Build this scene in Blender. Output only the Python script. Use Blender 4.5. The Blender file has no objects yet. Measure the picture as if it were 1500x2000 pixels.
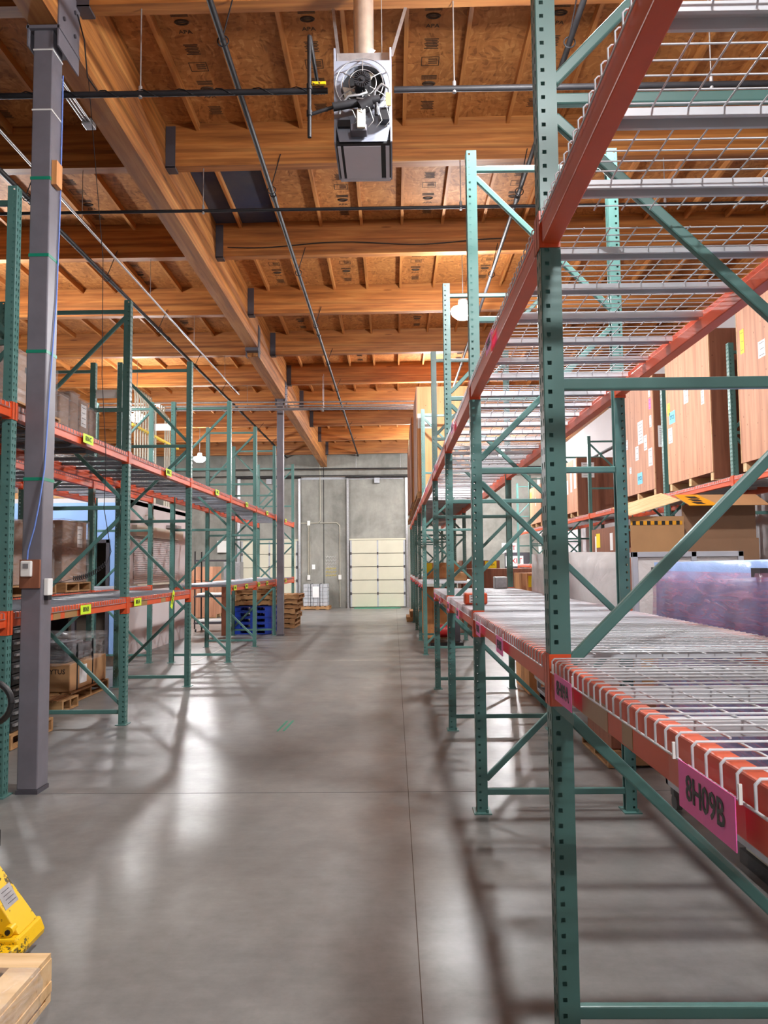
import bpy, math, random
from mathutils import Vector, Matrix
random.seed(7)
SC = bpy.context.scene
COL = SC.collection
PI = math.pi

# ------------------------------------------------------------------ mesh helpers
class MB:
    def __init__(s): s.v = []; s.f = []; s.sm = []
    def add(s, vs, fs, smooth=False):
        n = len(s.v); s.v += [tuple(v) for v in vs]
        s.f += [tuple(i + n for i in f) for f in fs]; s.sm += [smooth] * len(fs); return s
    def box(s, x0, x1, y0, y1, z0, z1):
        if x0 > x1: x0, x1 = x1, x0
        if y0 > y1: y0, y1 = y1, y0
        if z0 > z1: z0, z1 = z1, z0
        return s.add([(x0,y0,z0),(x1,y0,z0),(x1,y1,z0),(x0,y1,z0),(x0,y0,z1),(x1,y0,z1),(x1,y1,z1),(x0,y1,z1)],
                     [(0,3,2,1),(4,5,6,7),(0,1,5,4),(1,2,6,5),(2,3,7,6),(3,0,4,7)])
    def hexa(s, b, t):
        return s.add(list(b) + list(t), [(0,3,2,1),(4,5,6,7),(0,1,5,4),(1,2,6,5),(2,3,7,6),(3,0,4,7)])
    def bar(s, p, q, w, h, up=(0, 1, 0)):
        p, q = Vector(p), Vector(q); d = (q - p).normalized(); u = Vector(up)
        a = d.cross(u)
        if a.length < 1e-5: a = d.cross(Vector((1, 0, 0)))
        a.normalize(); b = a.cross(d).normalized()
        a *= w / 2; b *= h / 2
        return s.hexa([p - a - b, p + a - b, p + a + b, p - a + b], [q - a - b, q + a - b, q + a + b, q - a + b])
    def tube(s, pts, r, n=8, caps=True):
        pts = [Vector(p) for p in pts]; rings = []; prev = None
        m = len(pts)
        for i, p in enumerate(pts):
            if i == 0: d = pts[1] - p
            elif i == m - 1: d = p - pts[-2]
            else:
                d = (pts[i + 1] - p).normalized() + (p - pts[i - 1]).normalized()
            d.normalize()
            if prev is None:
                a = d.cross(Vector((0, 0, 1)))
                if a.length < 1e-3: a = d.cross(Vector((1, 0, 0)))
            else: a = prev - d * prev.dot(d)
            a.normalize(); prev = a; b = d.cross(a)
            rr = r[i] if isinstance(r, (list, tuple)) else r
            rings.append([p + (a * math.cos(2 * PI * k / n) + b * math.sin(2 * PI * k / n)) * rr for k in range(n)])
        vs = [v for R_ in rings for v in R_]; fs = []
        for i in range(m - 1):
            for k in range(n):
                k2 = (k + 1) % n
                fs.append((i * n + k, i * n + k2, (i + 1) * n + k2, (i + 1) * n + k))
        s.add(vs, fs, True)
        if caps:
            s.add(rings[0], [tuple(range(n))[::-1]]); s.add(rings[-1], [tuple(range(n))])
        return s
    def cyl(s, p, q, r, n=16): return s.tube([p, q], r, n)
    def torus(s, c, R_, r, axis='Y', n=28, m=8, sx=1.0, sz=1.0, a0=0, a1=2 * PI):
        full = abs(a1 - a0 - 2 * PI) < 1e-6
        pts = []
        for i in range(n + (0 if full else 1)):
            a = a0 + (a1 - a0) * i / n
            u, v = R_ * math.cos(a) * sx, R_ * math.sin(a) * sz
            off = {'Y': (u, 0, v), 'X': (0, u, v), 'Z': (u, v, 0)}[axis]
            pts.append((c[0] + off[0], c[1] + off[1], c[2] + off[2]))
        if full: pts = pts + [pts[0]]
        return s.tube(pts, r, m, caps=not full)
    def prism(s, poly, a0, a1, axis='Y'):
        n = len(poly)
        def P(u, v, a): return {'Y': (u, a, v), 'X': (a, u, v), 'Z': (u, v, a)}[axis]
        vs = [P(u, v, a0) for u, v in poly] + [P(u, v, a1) for u, v in poly]
        fs = [tuple(range(n)), tuple(range(2 * n - 1, n - 1, -1))] + [(i, n + i, n + (i + 1) % n, (i + 1) % n) for i in range(n)]
        return s.add(vs, fs)
    def quad(s, a, b, c, d): return s.add([a, b, c, d], [(0, 1, 2, 3)])
    def lathe(s, prof, c, n=20):
        vs = []; fs = []
        for r, z in prof:
            for k in range(n): vs.append((c[0] + r * math.cos(2 * PI * k / n), c[1] + r * math.sin(2 * PI * k / n), c[2] + z))
        for i in range(len(prof) - 1):
            for k in range(n):
                k2 = (k + 1) % n; fs.append((i * n + k, i * n + k2, (i + 1) * n + k2, (i + 1) * n + k))
        s.add(vs, fs, True)
        s.add(vs[:n], [tuple(range(n))[::-1]]); s.add(vs[-n:], [tuple(range(n))]); return s
    def mesh(s, name, off=(0, 0, 0)):
        m = bpy.data.meshes.new(name)
        m.from_pydata([(v[0] - off[0], v[1] - off[1], v[2] - off[2]) for v in s.v], [], s.f)
        m.polygons.foreach_set('use_smooth', s.sm); m.update(); return m

WORLD = {}
def wloc(o):
    return Vector(WORLD.get(o.name, (0, 0, 0)))
def tag(o, label=None, cat=None, group=None, kind=None):
    if label: o['label'] = label
    if cat: o['category'] = cat
    if group: o['group'] = group
    if kind: o['kind'] = kind
    return o
def thing(name, label, cat, loc=(0, 0, 0), group=None):
    o = bpy.data.objects.new(name, None); COL.objects.link(o); o.empty_display_size = .05
    o.location = loc; WORLD[o.name] = tuple(loc)
    return tag(o, label, cat, group)
def link(name, me, mat, parent=None, loc=None):
    o = bpy.data.objects.new(name, me); COL.objects.link(o)
    if mat is not None and not me.materials: me.materials.append(mat)
    if parent is not None: o.parent = parent; WORLD[o.name] = WORLD.get(parent.name, (0, 0, 0))
    if loc is not None: o.location = loc; WORLD[o.name] = tuple(loc)
    return o
def islands(mb):
    par = list(range(len(mb.v)))
    def fd(a):
        while par[a] != a: par[a] = par[par[a]]; a = par[a]
        return a
    key = {}
    for i, v in enumerate(mb.v):
        k = tuple(round(c, 5) for c in v)
        if k in key: par[fd(i)] = fd(key[k])
        else: key[k] = i
    for f in mb.f:
        for q in f[1:]: par[fd(q)] = fd(f[0])
    out = {}
    for f, sm_ in zip(mb.f, mb.sm): out.setdefault(fd(f[0]), []).append((f, sm_))
    res = []
    for fs in out.values():
        m = MB(); mp = {}
        for f, sm_ in fs:
            for q in f:
                if q not in mp: mp[q] = len(m.v); m.v.append(mb.v[q])
            m.f.append(tuple(mp[q] for q in f)); m.sm.append(sm_)
        res.append(m)
    return res
def parts(mb, name, mat, parent, label=None, bevel=0):
    """every separate piece of mb becomes a part of its own"""
    return [part(m, name, mat, parent, label, bevel) for m in islands(mb)]
def part(mb, name, mat, parent, label=None, bevel=0):
    o = link(name, mb.mesh(name, wloc(parent)), mat, parent)
    if label: o['label'] = label
    if bevel: bev(o, bevel)
    return o
def solo(mb, name, mat, label, cat, group=None, loc=(0, 0, 0), bevel=0):
    o = link(name, mb.mesh(name, loc), mat, None, loc); tag(o, label, cat, group)
    if bevel: bev(o, bevel)
    return o
def struct(mb, name, mat, label=None, parent=None, cat=None):
    o = link(name, mb.mesh(name, wloc(parent) if parent else (0, 0, 0)), mat, parent)
    if parent is None: tag(o, label, cat or name.split('_')[0], kind='structure')
    return o
def bev(o, w, seg=2):
    m = o.modifiers.new('bevel', 'BEVEL'); m.width = w; m.segments = seg; m.limit_method = 'ANGLE'; m.angle_limit = .6
def copy_tree(o, loc, rz=None, label=None, group=None):
    kids = {}
    for c in list(bpy.data.objects):
        if c.parent: kids.setdefault(c.parent.name, []).append(c)
    def rec(a, par):
        b = a.copy(); COL.objects.link(b)
        if par is not None: b.parent = par
        for ch in kids.get(a.name, []): rec(ch, b)
        return b
    r = rec(o, None); r.location = loc; WORLD[r.name] = tuple(loc)
    if rz is not None: r.rotation_euler = (0, 0, rz)
    if label: r['label'] = label
    if group: r['group'] = group
    return r

# ------------------------------------------------------------------ materials
def srgb(r, g, b):
    f = lambda c: (c / 255 / 12.92) if c / 255 <= .04045 else ((c / 255 + .055) / 1.055) ** 2.4
    return (f(r), f(g), f(b), 1)
def newmat(name):
    m = bpy.data.materials.new(name); m.use_nodes = True; t = m.node_tree
    b = t.nodes['Principled BSDF']; return m, t, b
def N(t, typ, **kw):
    n = t.nodes.new(typ)
    for k, v in kw.items():
        if k in n.inputs.keys(): n.inputs[k].default_value = v
        else: setattr(n, k, v)
    return n
def coords(t, scale=(1, 1, 1), kind='Object'):
    tc = N(t, 'ShaderNodeTexCoord'); mp = N(t, 'ShaderNodeMapping'); mp.inputs['Scale'].default_value = scale
    t.links.new(tc.outputs[kind], mp.inputs['Vector']); return mp.outputs['Vector']
def ramp(t, fac, stops):
    r = N(t, 'ShaderNodeValToRGB'); e = r.color_ramp.elements
    while len(e) < len(stops): e.new(.5)
    for i, (p, c) in enumerate(stops): e[i].position = p; e[i].color = c
    t.links.new(fac, r.inputs['Fac']); return r.outputs['Color']
def noise(t, vec, scale, detail=4, rough=.55, dist=0):
    n = N(t, 'ShaderNodeTexNoise', Scale=scale, Detail=detail, Roughness=rough, Distortion=dist)
    t.links.new(vec, n.inputs['Vector']); return n.outputs['Fac']
def mixc(t, fac, a, b, mode='MIX'):
    m = N(t, 'ShaderNodeMix', data_type='RGBA', blend_type=mode)
    for s, x in ((0, fac), (6, a), (7, b)):
        if hasattr(x, 'is_linked'): t.links.new(x, m.inputs[s])
        else: m.inputs[s].default_value = x
    return m.outputs[2]
def bump(t, b, h, strength=.2, dist=.01):
    n = N(t, 'ShaderNodeBump', Strength=strength, Distance=dist); t.links.new(h, n.inputs['Height']); t.links.new(n.outputs[0], b.inputs['Normal'])

def m_paint(name, c, rough=.4, var=.12, scale=6, metal=0.0, spec=.5):
    m, t, b = newmat(name); v = coords(t)
    f = noise(t, v, scale, 5)
    lo = tuple(x * (1 - var) for x in c[:3]) + (1,); hi = tuple(min(1, x * (1 + var)) for x in c[:3]) + (1,)
    t.links.new(ramp(t, f, [(.3, lo), (.7, hi)]), b.inputs['Base Color'])
    b.inputs['Roughness'].default_value = rough; b.inputs['Metallic'].default_value = metal
    b.inputs['Specular IOR Level'].default_value = spec
    return m
def m_wood(name, c1, c2, c3, scale, rough=.6, lam=None, bands=0):
    """grain stretched along the axis whose scale is small; lam = glued layers across z"""
    m, t, b = newmat(name); v = coords(t, scale)
    f = noise(t, v, 1.0, 6, .6, .4)
    col = ramp(t, f, [(.28, c1), (.5, c2), (.72, c3)])
    if lam:
        v2 = coords(t, (scale[0] * .25, scale[1] * .25, 1 / lam)); 
        sx = N(t, 'ShaderNodeSeparateXYZ'); t.links.new(v2, sx.inputs[0])
        fl = N(t, 'ShaderNodeMath', operation='FLOOR'); t.links.new(sx.outputs[2], fl.inputs[0])
        wn = N(t, 'ShaderNodeTexWhiteNoise', noise_dimensions='1D'); t.links.new(fl.outputs[0], wn.inputs['W'])
        lc = ramp(t, wn.outputs['Value'], [(0, (.62, .58, .55, 1)), (.5, (.95, .95, .95, 1)), (1, (1.2, 1.18, 1.12, 1))])
        col = mixc(t, .75, col, lc, 'MULTIPLY')
        fr = N(t, 'ShaderNodeMath', operation='FRACT'); t.links.new(sx.outputs[2], fr.inputs[0])
        ln = ramp(t, fr.outputs[0], [(0, (.45, .4, .36, 1)), (.07, (1, 1, 1, 1))])
        col = mixc(t, .5, col, ln, 'MULTIPLY')
    kn = N(t, 'ShaderNodeTexVoronoi', Scale=1.4); t.links.new(coords(t, (max(scale[0] * .6, .7), max(scale[1] * .6, .7), 5)), kn.inputs['Vector'])
    kc = ramp(t, kn.outputs['Distance'], [(0, (.3, .2, .12, 1)), (.07, (.42, .3, .2, 1)), (.1, (1, 1, 1, 1))])
    col = mixc(t, .8, col, kc, 'MULTIPLY')
    t.links.new(col, b.inputs['Base Color']); b.inputs['Roughness'].default_value = rough
    return m
def m_osb():
    m, t, b = newmat('osb_sheet'); v = coords(t, (1, 1, 1))
    nv = N(t, 'ShaderNodeTexNoise', Scale=2.5, Detail=2); t.links.new(v, nv.inputs['Vector'])
    add = N(t, 'ShaderNodeVectorMath', operation='MULTIPLY_ADD'); t.links.new(nv.outputs['Color'], add.inputs[0])
    add.inputs[1].default_value = (.35, .35, .35); t.links.new(v, add.inputs[2])
    cols = []
    for sc, ro in (((22, 55, 1), 0.5), ((60, 20, 1), -0.4)):
        mp = N(t, 'ShaderNodeMapping'); mp.inputs['Scale'].default_value = sc; mp.inputs['Rotation'].default_value = (0, 0, ro)
        t.links.new(add.outputs[0], mp.inputs['Vector'])
        vo = N(t, 'ShaderNodeTexVoronoi', Scale=.55); t.links.new(mp.outputs[0], vo.inputs['Vector'])
        cols.append(vo.outputs['Color'])
    c = mixc(t, .5, cols[0], cols[1])
    bw = N(t, 'ShaderNodeRGBToBW'); t.links.new(c, bw.inputs[0])
    col = ramp(t, bw.outputs[0], [(.15, srgb(134, 84, 42)), (.4, srgb(172, 112, 58)), (.65, srgb(184, 124, 66)), (.9, srgb(206, 150, 90))])
    bl = ramp(t, noise(t, v, .9, 3), [(.35, (.8, .78, .76, 1)), (.65, (1.05, 1.05, 1.05, 1))])
    col = mixc(t, 1, col, bl, 'MULTIPLY')
    t.links.new(col, b.inputs['Base Color']); b.inputs['Roughness'].default_value = .65
    bump(t, b, bw.outputs[0], .15, .004)
    return m
def m_floor():
    m, t, b = newmat('polished_concrete'); v = coords(t)
    f1 = noise(t, v, .7, 7, .58); f2 = noise(t, v, 7, 9, .72)
    c = ramp(t, f1, [(.2, srgb(96, 95, 93)), (.5, srgb(114, 112, 109)), (.8, srgb(131, 128, 123))])
    c2 = ramp(t, f2, [(.2, (.72, .72, .72, 1)), (.8, (1.26, 1.26, 1.26, 1))])
    c = mixc(t, 1, c, c2, 'MULTIPLY')
    sc = noise(t, coords(t, (4, 22, 1)), 1.0, 5, .7)
    c = mixc(t, .6, c, ramp(t, sc, [(.1, (.8, .8, .8, 1)), (.9, (1.2, 1.2, 1.2, 1))]), 'MULTIPLY')
    t.links.new(c, b.inputs['Base Color'])
    r = ramp(t, noise(t, v, 1.7, 5), [(.2, (.27, .27, .27, 1)), (.8, (.42, .42, .42, 1))]); t.links.new(r, b.inputs['Roughness'])
    b.inputs['Specular IOR Level'].default_value = .6
    bump(t, b, noise(t, v, 26, 3), .05, .004)
    return m
def m_concrete(name, a, bb, scale=.8):
    m, t, b = newmat(name); v = coords(t)
    f1 = noise(t, v, scale, 9, .68, .3); f2 = noise(t, coords(t, (1, 1, .25)), 5, 5, .6)
    c = ramp(t, f1, [(.3, a), (.7, bb)])
    c = mixc(t, .6, c, ramp(t, f2, [(.3, (.82, .82, .82, 1)), (.7, (1.1, 1.1, 1.1, 1))]), 'MULTIPLY')
    t.links.new(c, b.inputs['Base Color']); b.inputs['Roughness'].default_value = .8
    bump(t, b, f1, .2, .02); return m
def m_wrap(name, tint, lo=.18, hi=.6, rough=.18, scale=(4, 4, 22), bs=.8):
    m, t, b = newmat(name); v = coords(t, scale)
    f = noise(t, v, 1.2, 5, .6, 1.2)
    out = t.nodes['Material Output']; tr = N(t, 'ShaderNodeBsdfTransparent'); mx = N(t, 'ShaderNodeMixShader')
    tr.inputs[0].default_value = (1, 1, 1, 1)
    b.inputs['Base Color'].default_value = tint; b.inputs['Roughness'].default_value = rough
    b.inputs['Specular IOR Level'].default_value = .8
    bump(t, b, f, bs, .03)
    t.links.new(ramp(t, f, [(.35, (lo, lo, lo, 1)), (.68, (hi, hi, hi, 1))]), mx.inputs[0])
    t.links.new(tr.outputs[0], mx.inputs[1]); t.links.new(b.outputs[0], mx.inputs[2]); t.links.new(mx.outputs[0], out.inputs[0])
    return m
def m_emit(name, c, s):
    m, t, b = newmat(name); b.inputs['Base Color'].default_value = c
    b.inputs['Emission Color'].default_value = c; b.inputs['Emission Strength'].default_value = s; return m

M = {}
M['green'] = m_paint('rack_green_paint', srgb(82, 123, 117), .36, .10, 3)
M['orange'] = m_paint('beam_orange_paint', srgb(212, 84, 42), .4, .10, 4)
M['wire'] = m_paint('deck_white_paint', srgb(202, 204, 209), .35, .05)
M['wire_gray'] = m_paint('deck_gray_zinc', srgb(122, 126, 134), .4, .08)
M['galv'] = m_paint('galvanised', srgb(170, 170, 172), .38, .15, 20, .7)
M['gray'] = m_paint('column_gray_paint', srgb(112, 109, 117), .45, .12, 5)
M['steel_dark'] = m_paint('hanger_dark_steel', srgb(72, 69, 76), .5, .1)
M['black'] = m_paint('black_pipe', srgb(34, 33, 36), .55, .2, 8, 0, .3)
M['rubber'] = m_paint('black_rubber', srgb(24, 24, 26), .5, .1)
M['gx'] = m_wood('glulam_across', srgb(116, 66, 28), srgb(172, 108, 52), srgb(202, 142, 76), (.7, 14, 14), .55, lam=.04)
M['gy'] = m_wood('glulam_along', srgb(124, 72, 32), srgb(180, 116, 58), srgb(206, 148, 82), (14, .7, 14), .55, lam=.04)
M['stud'] = m_wood('rafter_wood', srgb(140, 86, 40), srgb(184, 122, 64), srgb(206, 150, 88), (18, 1, 18), .6)
M['osb'] = m_osb()
M['osb_dark'] = m_concrete('dark_ceiling_patch', srgb(26, 40, 78), srgb(76, 74, 76), 1.0)
M['floor'] = m_floor()
M['concrete'] = m_concrete('tilt_up_concrete', srgb(118, 118, 112), srgb(166, 165, 157))
M['white_wall'] = m_paint('white_wall_paint', srgb(190, 187, 190), .7, .04, 1)
M['office_white'] = m_paint('office_wall_paint', srgb(212, 204, 204), .65, .04, 1)
M['blue_wall'] = m_paint('blue_wall_paint', srgb(140, 176, 230), .6, .03, 1)
M['door_cream'] = m_paint('cream_door_paint', srgb(206, 203, 182), .45, .04, 2)
M['ply'] = m_wood('plywood_reddish', srgb(168, 112, 84), srgb(196, 140, 108), srgb(212, 160, 126), (12, 12, .7), .6)
M['ply_dark'] = m_wood('plywood_brown', srgb(110, 64, 44), srgb(132, 80, 56), srgb(146, 92, 66), (14, 14, .9), .55)
M['ply_orange'] = m_wood('plywood_honey', srgb(196, 130, 76), srgb(212, 148, 92), srgb(222, 164, 108), (14, 14, .8), .6)
M['pine'] = m_wood('pine_boards', srgb(190, 150, 100), srgb(216, 180, 132), srgb(228, 196, 152), (2, 14, 14), .6)
M['pallet'] = m_wood('old_pallet_wood', srgb(128, 92, 56), srgb(164, 122, 78), srgb(184, 144, 98), (3, 12, 14), .7)
M['card'] = m_paint('cardboard', srgb(176, 134, 92), .75, .08, 3)
M['card_dark'] = m_paint('brown_carton', srgb(142, 108, 82), .7, .08, 3)
M['paper'] = m_paint('white_paper', srgb(236, 236, 236), .6, .02)
M['ink'] = m_paint('black_ink', srgb(22, 20, 22), .6, .05)
M['ink_soft'] = m_paint('faded_ink', srgb(64, 48, 34), .7, .05)
M['pink'] = m_paint('pink_card', srgb(255, 104, 190), .55, .02)
M['lime'] = m_paint('yellow_green_card', srgb(206, 240, 40), .55, .02)
def m_worn(name, c, d):
    m, t, b = newmat(name); v = coords(t)
    f = noise(t, v, 34, 7, .75); g = noise(t, v, 5, 3)
    mx = N(t, 'ShaderNodeMath', operation='MULTIPLY'); t.links.new(f, mx.inputs[0]); t.links.new(g, mx.inputs[1])
    t.links.new(ramp(t, mx.outputs[0], [(.275, c), (.295, d)]), b.inputs['Base Color']); b.inputs['Roughness'].default_value = .45
    return m
M['yellow'] = m_worn('worn_yellow_paint', srgb(232, 184, 12), srgb(70, 62, 30))
M['yellow_tag'] = m_paint('yellow_sticker', srgb(250, 222, 20), .5, .02)
M['cyan_tag'] = m_paint('cyan_sticker', srgb(96, 200, 236), .5, .02)
M['red'] = m_paint('red_lettering', srgb(190, 40, 40), .5, .03)
M['tape_green'] = m_paint('green_tape', srgb(20, 132, 104), .4, .05)
M['tape_brown'] = m_paint('brown_tape', srgb(160, 124, 80), .35, .06)
M['white_plastic'] = m_paint('white_plastic', srgb(232, 232, 228), .35, .02)
M['clear'] = m_wrap('clear_sleeve', (.9, .9, .9, 1), .02, .07, .2, (3, 3, 3))
M['wrap'] = m_wrap('stretch_film', (.86, .86, .88, 1), .05, .32)
M['wrap_gray'] = m_wrap('gray_sheeting', srgb(206, 200, 198), .75, .95, .3, (2.5, 2.5, 2.5), .5)
M['wrap_blue'] = m_wrap('blue_sheeting', srgb(168, 198, 252), .82, .97, .25, (2, 2, 3), .3)
M['wrap_pink'] = m_wrap('pink_film', srgb(252, 182, 216), .16, .55, .16, (2.5, 2.5, 22), .45)
M['alu'] = m_paint('aluminium_profile', srgb(190, 192, 200), .35, .05, 9, .6)
M['heater'] = m_paint('heater_gray_paint', srgb(136, 140, 153), .5, .04)
M['heater_panel'] = m_paint('heater_bottom_panel', srgb(206, 206, 214), .5, .03)
M['heater_dark'] = m_paint('heater_dark_gap', srgb(16, 16, 18), .6, .05)
M['duct'] = m_paint('duct_metal', srgb(214, 206, 194), .3, .12, 12, .75)
M['conduit'] = m_paint('conduit_pale', srgb(186, 181, 165), .4, .05)
M['blue_plastic'] = m_paint('blue_pallet_plastic', srgb(28, 62, 168), .4, .08)
M['beige'] = m_paint('beige_panel', srgb(206, 198, 180), .5, .04)
M['blue_cable'] = m_paint('blue_cable', srgb(110, 140, 214), .5, .03)
M['hvt'] = m_paint('amber_tape', srgb(226, 156, 20), .5, .04)
M['stone'] = m_paint('gray_blocks', srgb(176, 180, 186), .7, .1, 12)
M['dusk'] = m_paint('interior_shade', srgb(70, 58, 48), .8, .1)
M['lamp'] = m_emit('lamp_glow', (.99, .99, 1, 1), 1250)
M['lamp_side'] = m_emit('lamp_side_glow', (.99, .99, 1, 1), 290)

# ------------------------------------------------------------------ text
_tc = {}
def text_mesh(s, size, mat):
    k = (s, round(size, 4), mat.name)
    if k in _tc: return _tc[k]
    cu = bpy.data.curves.new('txt', 'FONT'); cu.body = s; cu.size = size; cu.align_x = 'CENTER'; cu.align_y = 'CENTER'; cu.extrude = .0004
    cu.resolution_u = 2; cu.offset = size * .012
    o = bpy.data.objects.new('txt', cu); COL.objects.link(o)
    dg = bpy.context.evaluated_depsgraph_get(); dg.update()
    me = bpy.data.meshes.new_from_object(o.evaluated_get(dg)); me.name = 'lettering'
    me.materials.clear(); me.materials.append(mat)
    bpy.data.objects.remove(o); bpy.data.curves.remove(cu); _tc[k] = me; return me
def face_rot(n):
    """columns: text x, text y, normal"""
    return {'-X': Matrix(((0, 0, -1), (-1, 0, 0), (0, 1, 0))), '+X': Matrix(((0, 0, 1), (1, 0, 0), (0, 1, 0))),
            '-Y': Matrix(((1, 0, 0), (0, 0, -1), (0, 1, 0))), 'down': Matrix(((1, 0, 0), (0, -1, 0), (0, 0, -1)))}[n]
def letters(s, size, mat, pos, n, parent, name='lettering', sx=1.0):
    o = bpy.data.objects.new(name, text_mesh(s, size, mat)); COL.objects.link(o); o.parent = parent
    R4 = face_rot(n).to_4x4() @ Matrix.Diagonal((sx, 1, 1, 1))
    o.matrix_local = Matrix.Translation(Vector(pos) - wloc(parent)) @ R4
    return o

ORD = ['nearest', 'second', 'third', 'fourth', 'fifth', 'sixth', 'seventh', 'eighth', 'ninth', 'tenth', 'eleventh', 'twelfth']

# ------------------------------------------------------------------ camera
cam = bpy.data.cameras.new('camera'); co = bpy.data.objects.new('camera', cam); COL.objects.link(co); SC.camera = co
yaw, pitch, roll, H = .01187, .06889, -.0093, 1.622
fw = Vector((-math.sin(yaw) * math.cos(pitch), math.cos(yaw) * math.cos(pitch), math.sin(pitch)))
rt = Vector((math.cos(yaw), math.sin(yaw), 0)); upv = rt.cross(fw)
r2 = rt * math.cos(roll) + upv * math.sin(roll); u2 = upv * math.cos(roll) - rt * math.sin(roll)
co.matrix_world = Matrix(((r2.x, u2.x, -fw.x, 0), (r2.y, u2.y, -fw.y, 0), (r2.z, u2.z, -fw.z, H), (0, 0, 0, 1)))
cam.sensor_fit = 'HORIZONTAL'; cam.sensor_width = 36; cam.lens = 36 * 1497.55 / 1500; cam.clip_start = .05; cam.clip_end = 100

# ------------------------------------------------------------------ the setting
YW = 29.46; XR_W = 6.0; XL_W = -13.0; YN = -6.0
def roofz(x, y): return 6.645 - .0155 * (y - 8.4) + .008 * max(0, x + 2.5)

fl = struct(MB().box(XL_W - .2, XR_W + .2, YN - .2, YW + .2, -.2, 0), 'floor', M['floor'], 'polished gray concrete warehouse floor')
for n_, (x0, x1, y0, y1, mt) in enumerate([(.086, .090, YN, YW, 'ink_soft'), (-13, 6, 5.61, 5.613, 'steel_dark'), (-2.0, 6, 13.22, 13.235, 'conduit'),
                                           (-3.42, -3.40, 12.6, 17.0, 'conduit'), (-13, 6, 20.7, 20.705, 'ink_soft')]):
    j = part(MB().box(x0, x1, y0, y1, .0, .0012), 'control_joint', M[mt], fl)
for (x, y) in ((-1.16, 7.9), (-1.1, 7.92)):
    part(MB().bar((x, y - .25, .001), (x + .03, y + .25, .001), .02, .001, (0, 0, 1)), 'tape_mark', M['tape_green'], fl)

# ceiling: sheets with rafters
cb = MB()
xs = [XL_W - .2, -2.5, XR_W + .2]; ys = [YN - .2, YW + .2]
for i in range(2):
    a, b_ = xs[i], xs[i + 1]
    P = [(a, ys[0]), (b_, ys[0]), (b_, ys[1]), (a, ys[1])]
    cb.hexa([(x, y, roofz(x, y)) for x, y in P], [(x, y, roofz(x, y) + .05) for x, y in P])
ceil = struct(cb, 'ceiling', M['osb'], 'brown strand board roof deck with rafters overhead')
PY = [-3.9, -1.45, 1.0, 3.45, 5.9, 8.36, 10.81, 13.26, 15.75, 18.22, 20.75, 23.33, 25.92, 28.8]
PT = .13
def rafter(mb, x, y0, y1):
    w = .02; d = .09
    mb.hexa([(x - w, y0, roofz(x, y0) - d), (x + w, y0, roofz(x, y0) - d), (x + w, y1, roofz(x, y1) - d), (x - w, y1, roofz(x, y1) - d)],
            [(x - w, y0, roofz(x, y0)), (x + w, y0, roofz(x, y0)), (x + w, y1, roofz(x, y1)), (x - w, y1, roofz(x, y1))])
RX = [-2.17 + .585 * k for k in range(14)]
LX = [-3.14 - .585 * k for k in range(17)]
rest = MB(); near = []
for i in range(len(PY) - 1):
    for x in RX + LX:
        a, b_ = PY[i] + PT, PY[i + 1]
        if a > 3 and a < 19 and abs(x + .3) < .6 * a * .53 + .9 and len(near) < 98: near.append((x, a, b_))
        else: rafter(rest, x, a, b_)
for x, a, b_ in near:
    mb = MB(); rafter(mb, x, a, b_); part(mb, 'rafter', M['stud'], ceil)
tag(part(rest, 'rafter', M['stud'], ceil), kind='stuff')
# dark stained roof panel beside the main girder
mb = MB(); x0, x1, y0, y1 = -2.53, -1.6, 8.5, 10.8
mb.hexa([(x, y, roofz(x, y) - .012) for x, y in ((x0, y0), (x1, y0), (x1, y1), (x0, y1))], [(x, y, roofz(x, y) - .001) for x, y in ((x0, y0), (x1, y0), (x1, y1), (x0, y1))])
part(mb, 'stained_panel', M['osb_dark'], ceil, 'dark blue-black stained roof panel')
# ink stamps on the sheets
def stamp_mesh():
    b = MB()
    def ln(x0, x1, y0, y1): b.box(x0, x1, y0, y1, -.001, 0)
    for k in range(7): ln(-.07 + .01 * (k % 3), .07 - .012 * (k % 2), .30 + k * .022, .312 + k * .022)
    for k in range(4): ln(-.08, .08, -.08 - k * .018, -.07 - k * .018)
    ln(-.09, .09, -.42, -.412); ln(-.09, .09, -.29, -.282); ln(-.09, -.082, -.42, -.282); ln(.082, .09, -.42, -.282)
    for k in range(3): ln(-.02, .07, -.39 + k * .03, -.375 + k * .03)
    b.torus((0, .0, -.0005), .05, .011, 'Z', 16, 4, 1.2, .6)
    b.box(-.05, .05, -.01, .01, -.001, 0)
    return b.mesh('sheet_stamp')
sm = stamp_mesh(); sm.materials.append(M['ink_soft'])
for i in range(3, 9):
    for k in range(-3, 3):
        x = -.75 + 1.17 * k + (.1 if i % 2 else 0)
        if i > 6 and (k + i) % 2: continue
        for q in (.32, .74):
            y = PY[i] + PT + (PY[i + 1] - PY[i] - PT) * q
            o = link('sheet_stamp', sm, None, ceil); o.location = (x, y, roofz(x, y) - .0015); o.rotation_euler = (math.atan(-.0155), 0, 0)
            letters('APA', .07, M['ink_soft'], (x, y + .13, roofz(x, y + .13) - .002), 'down', o if False else ceil, 'sheet_stamp')

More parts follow.
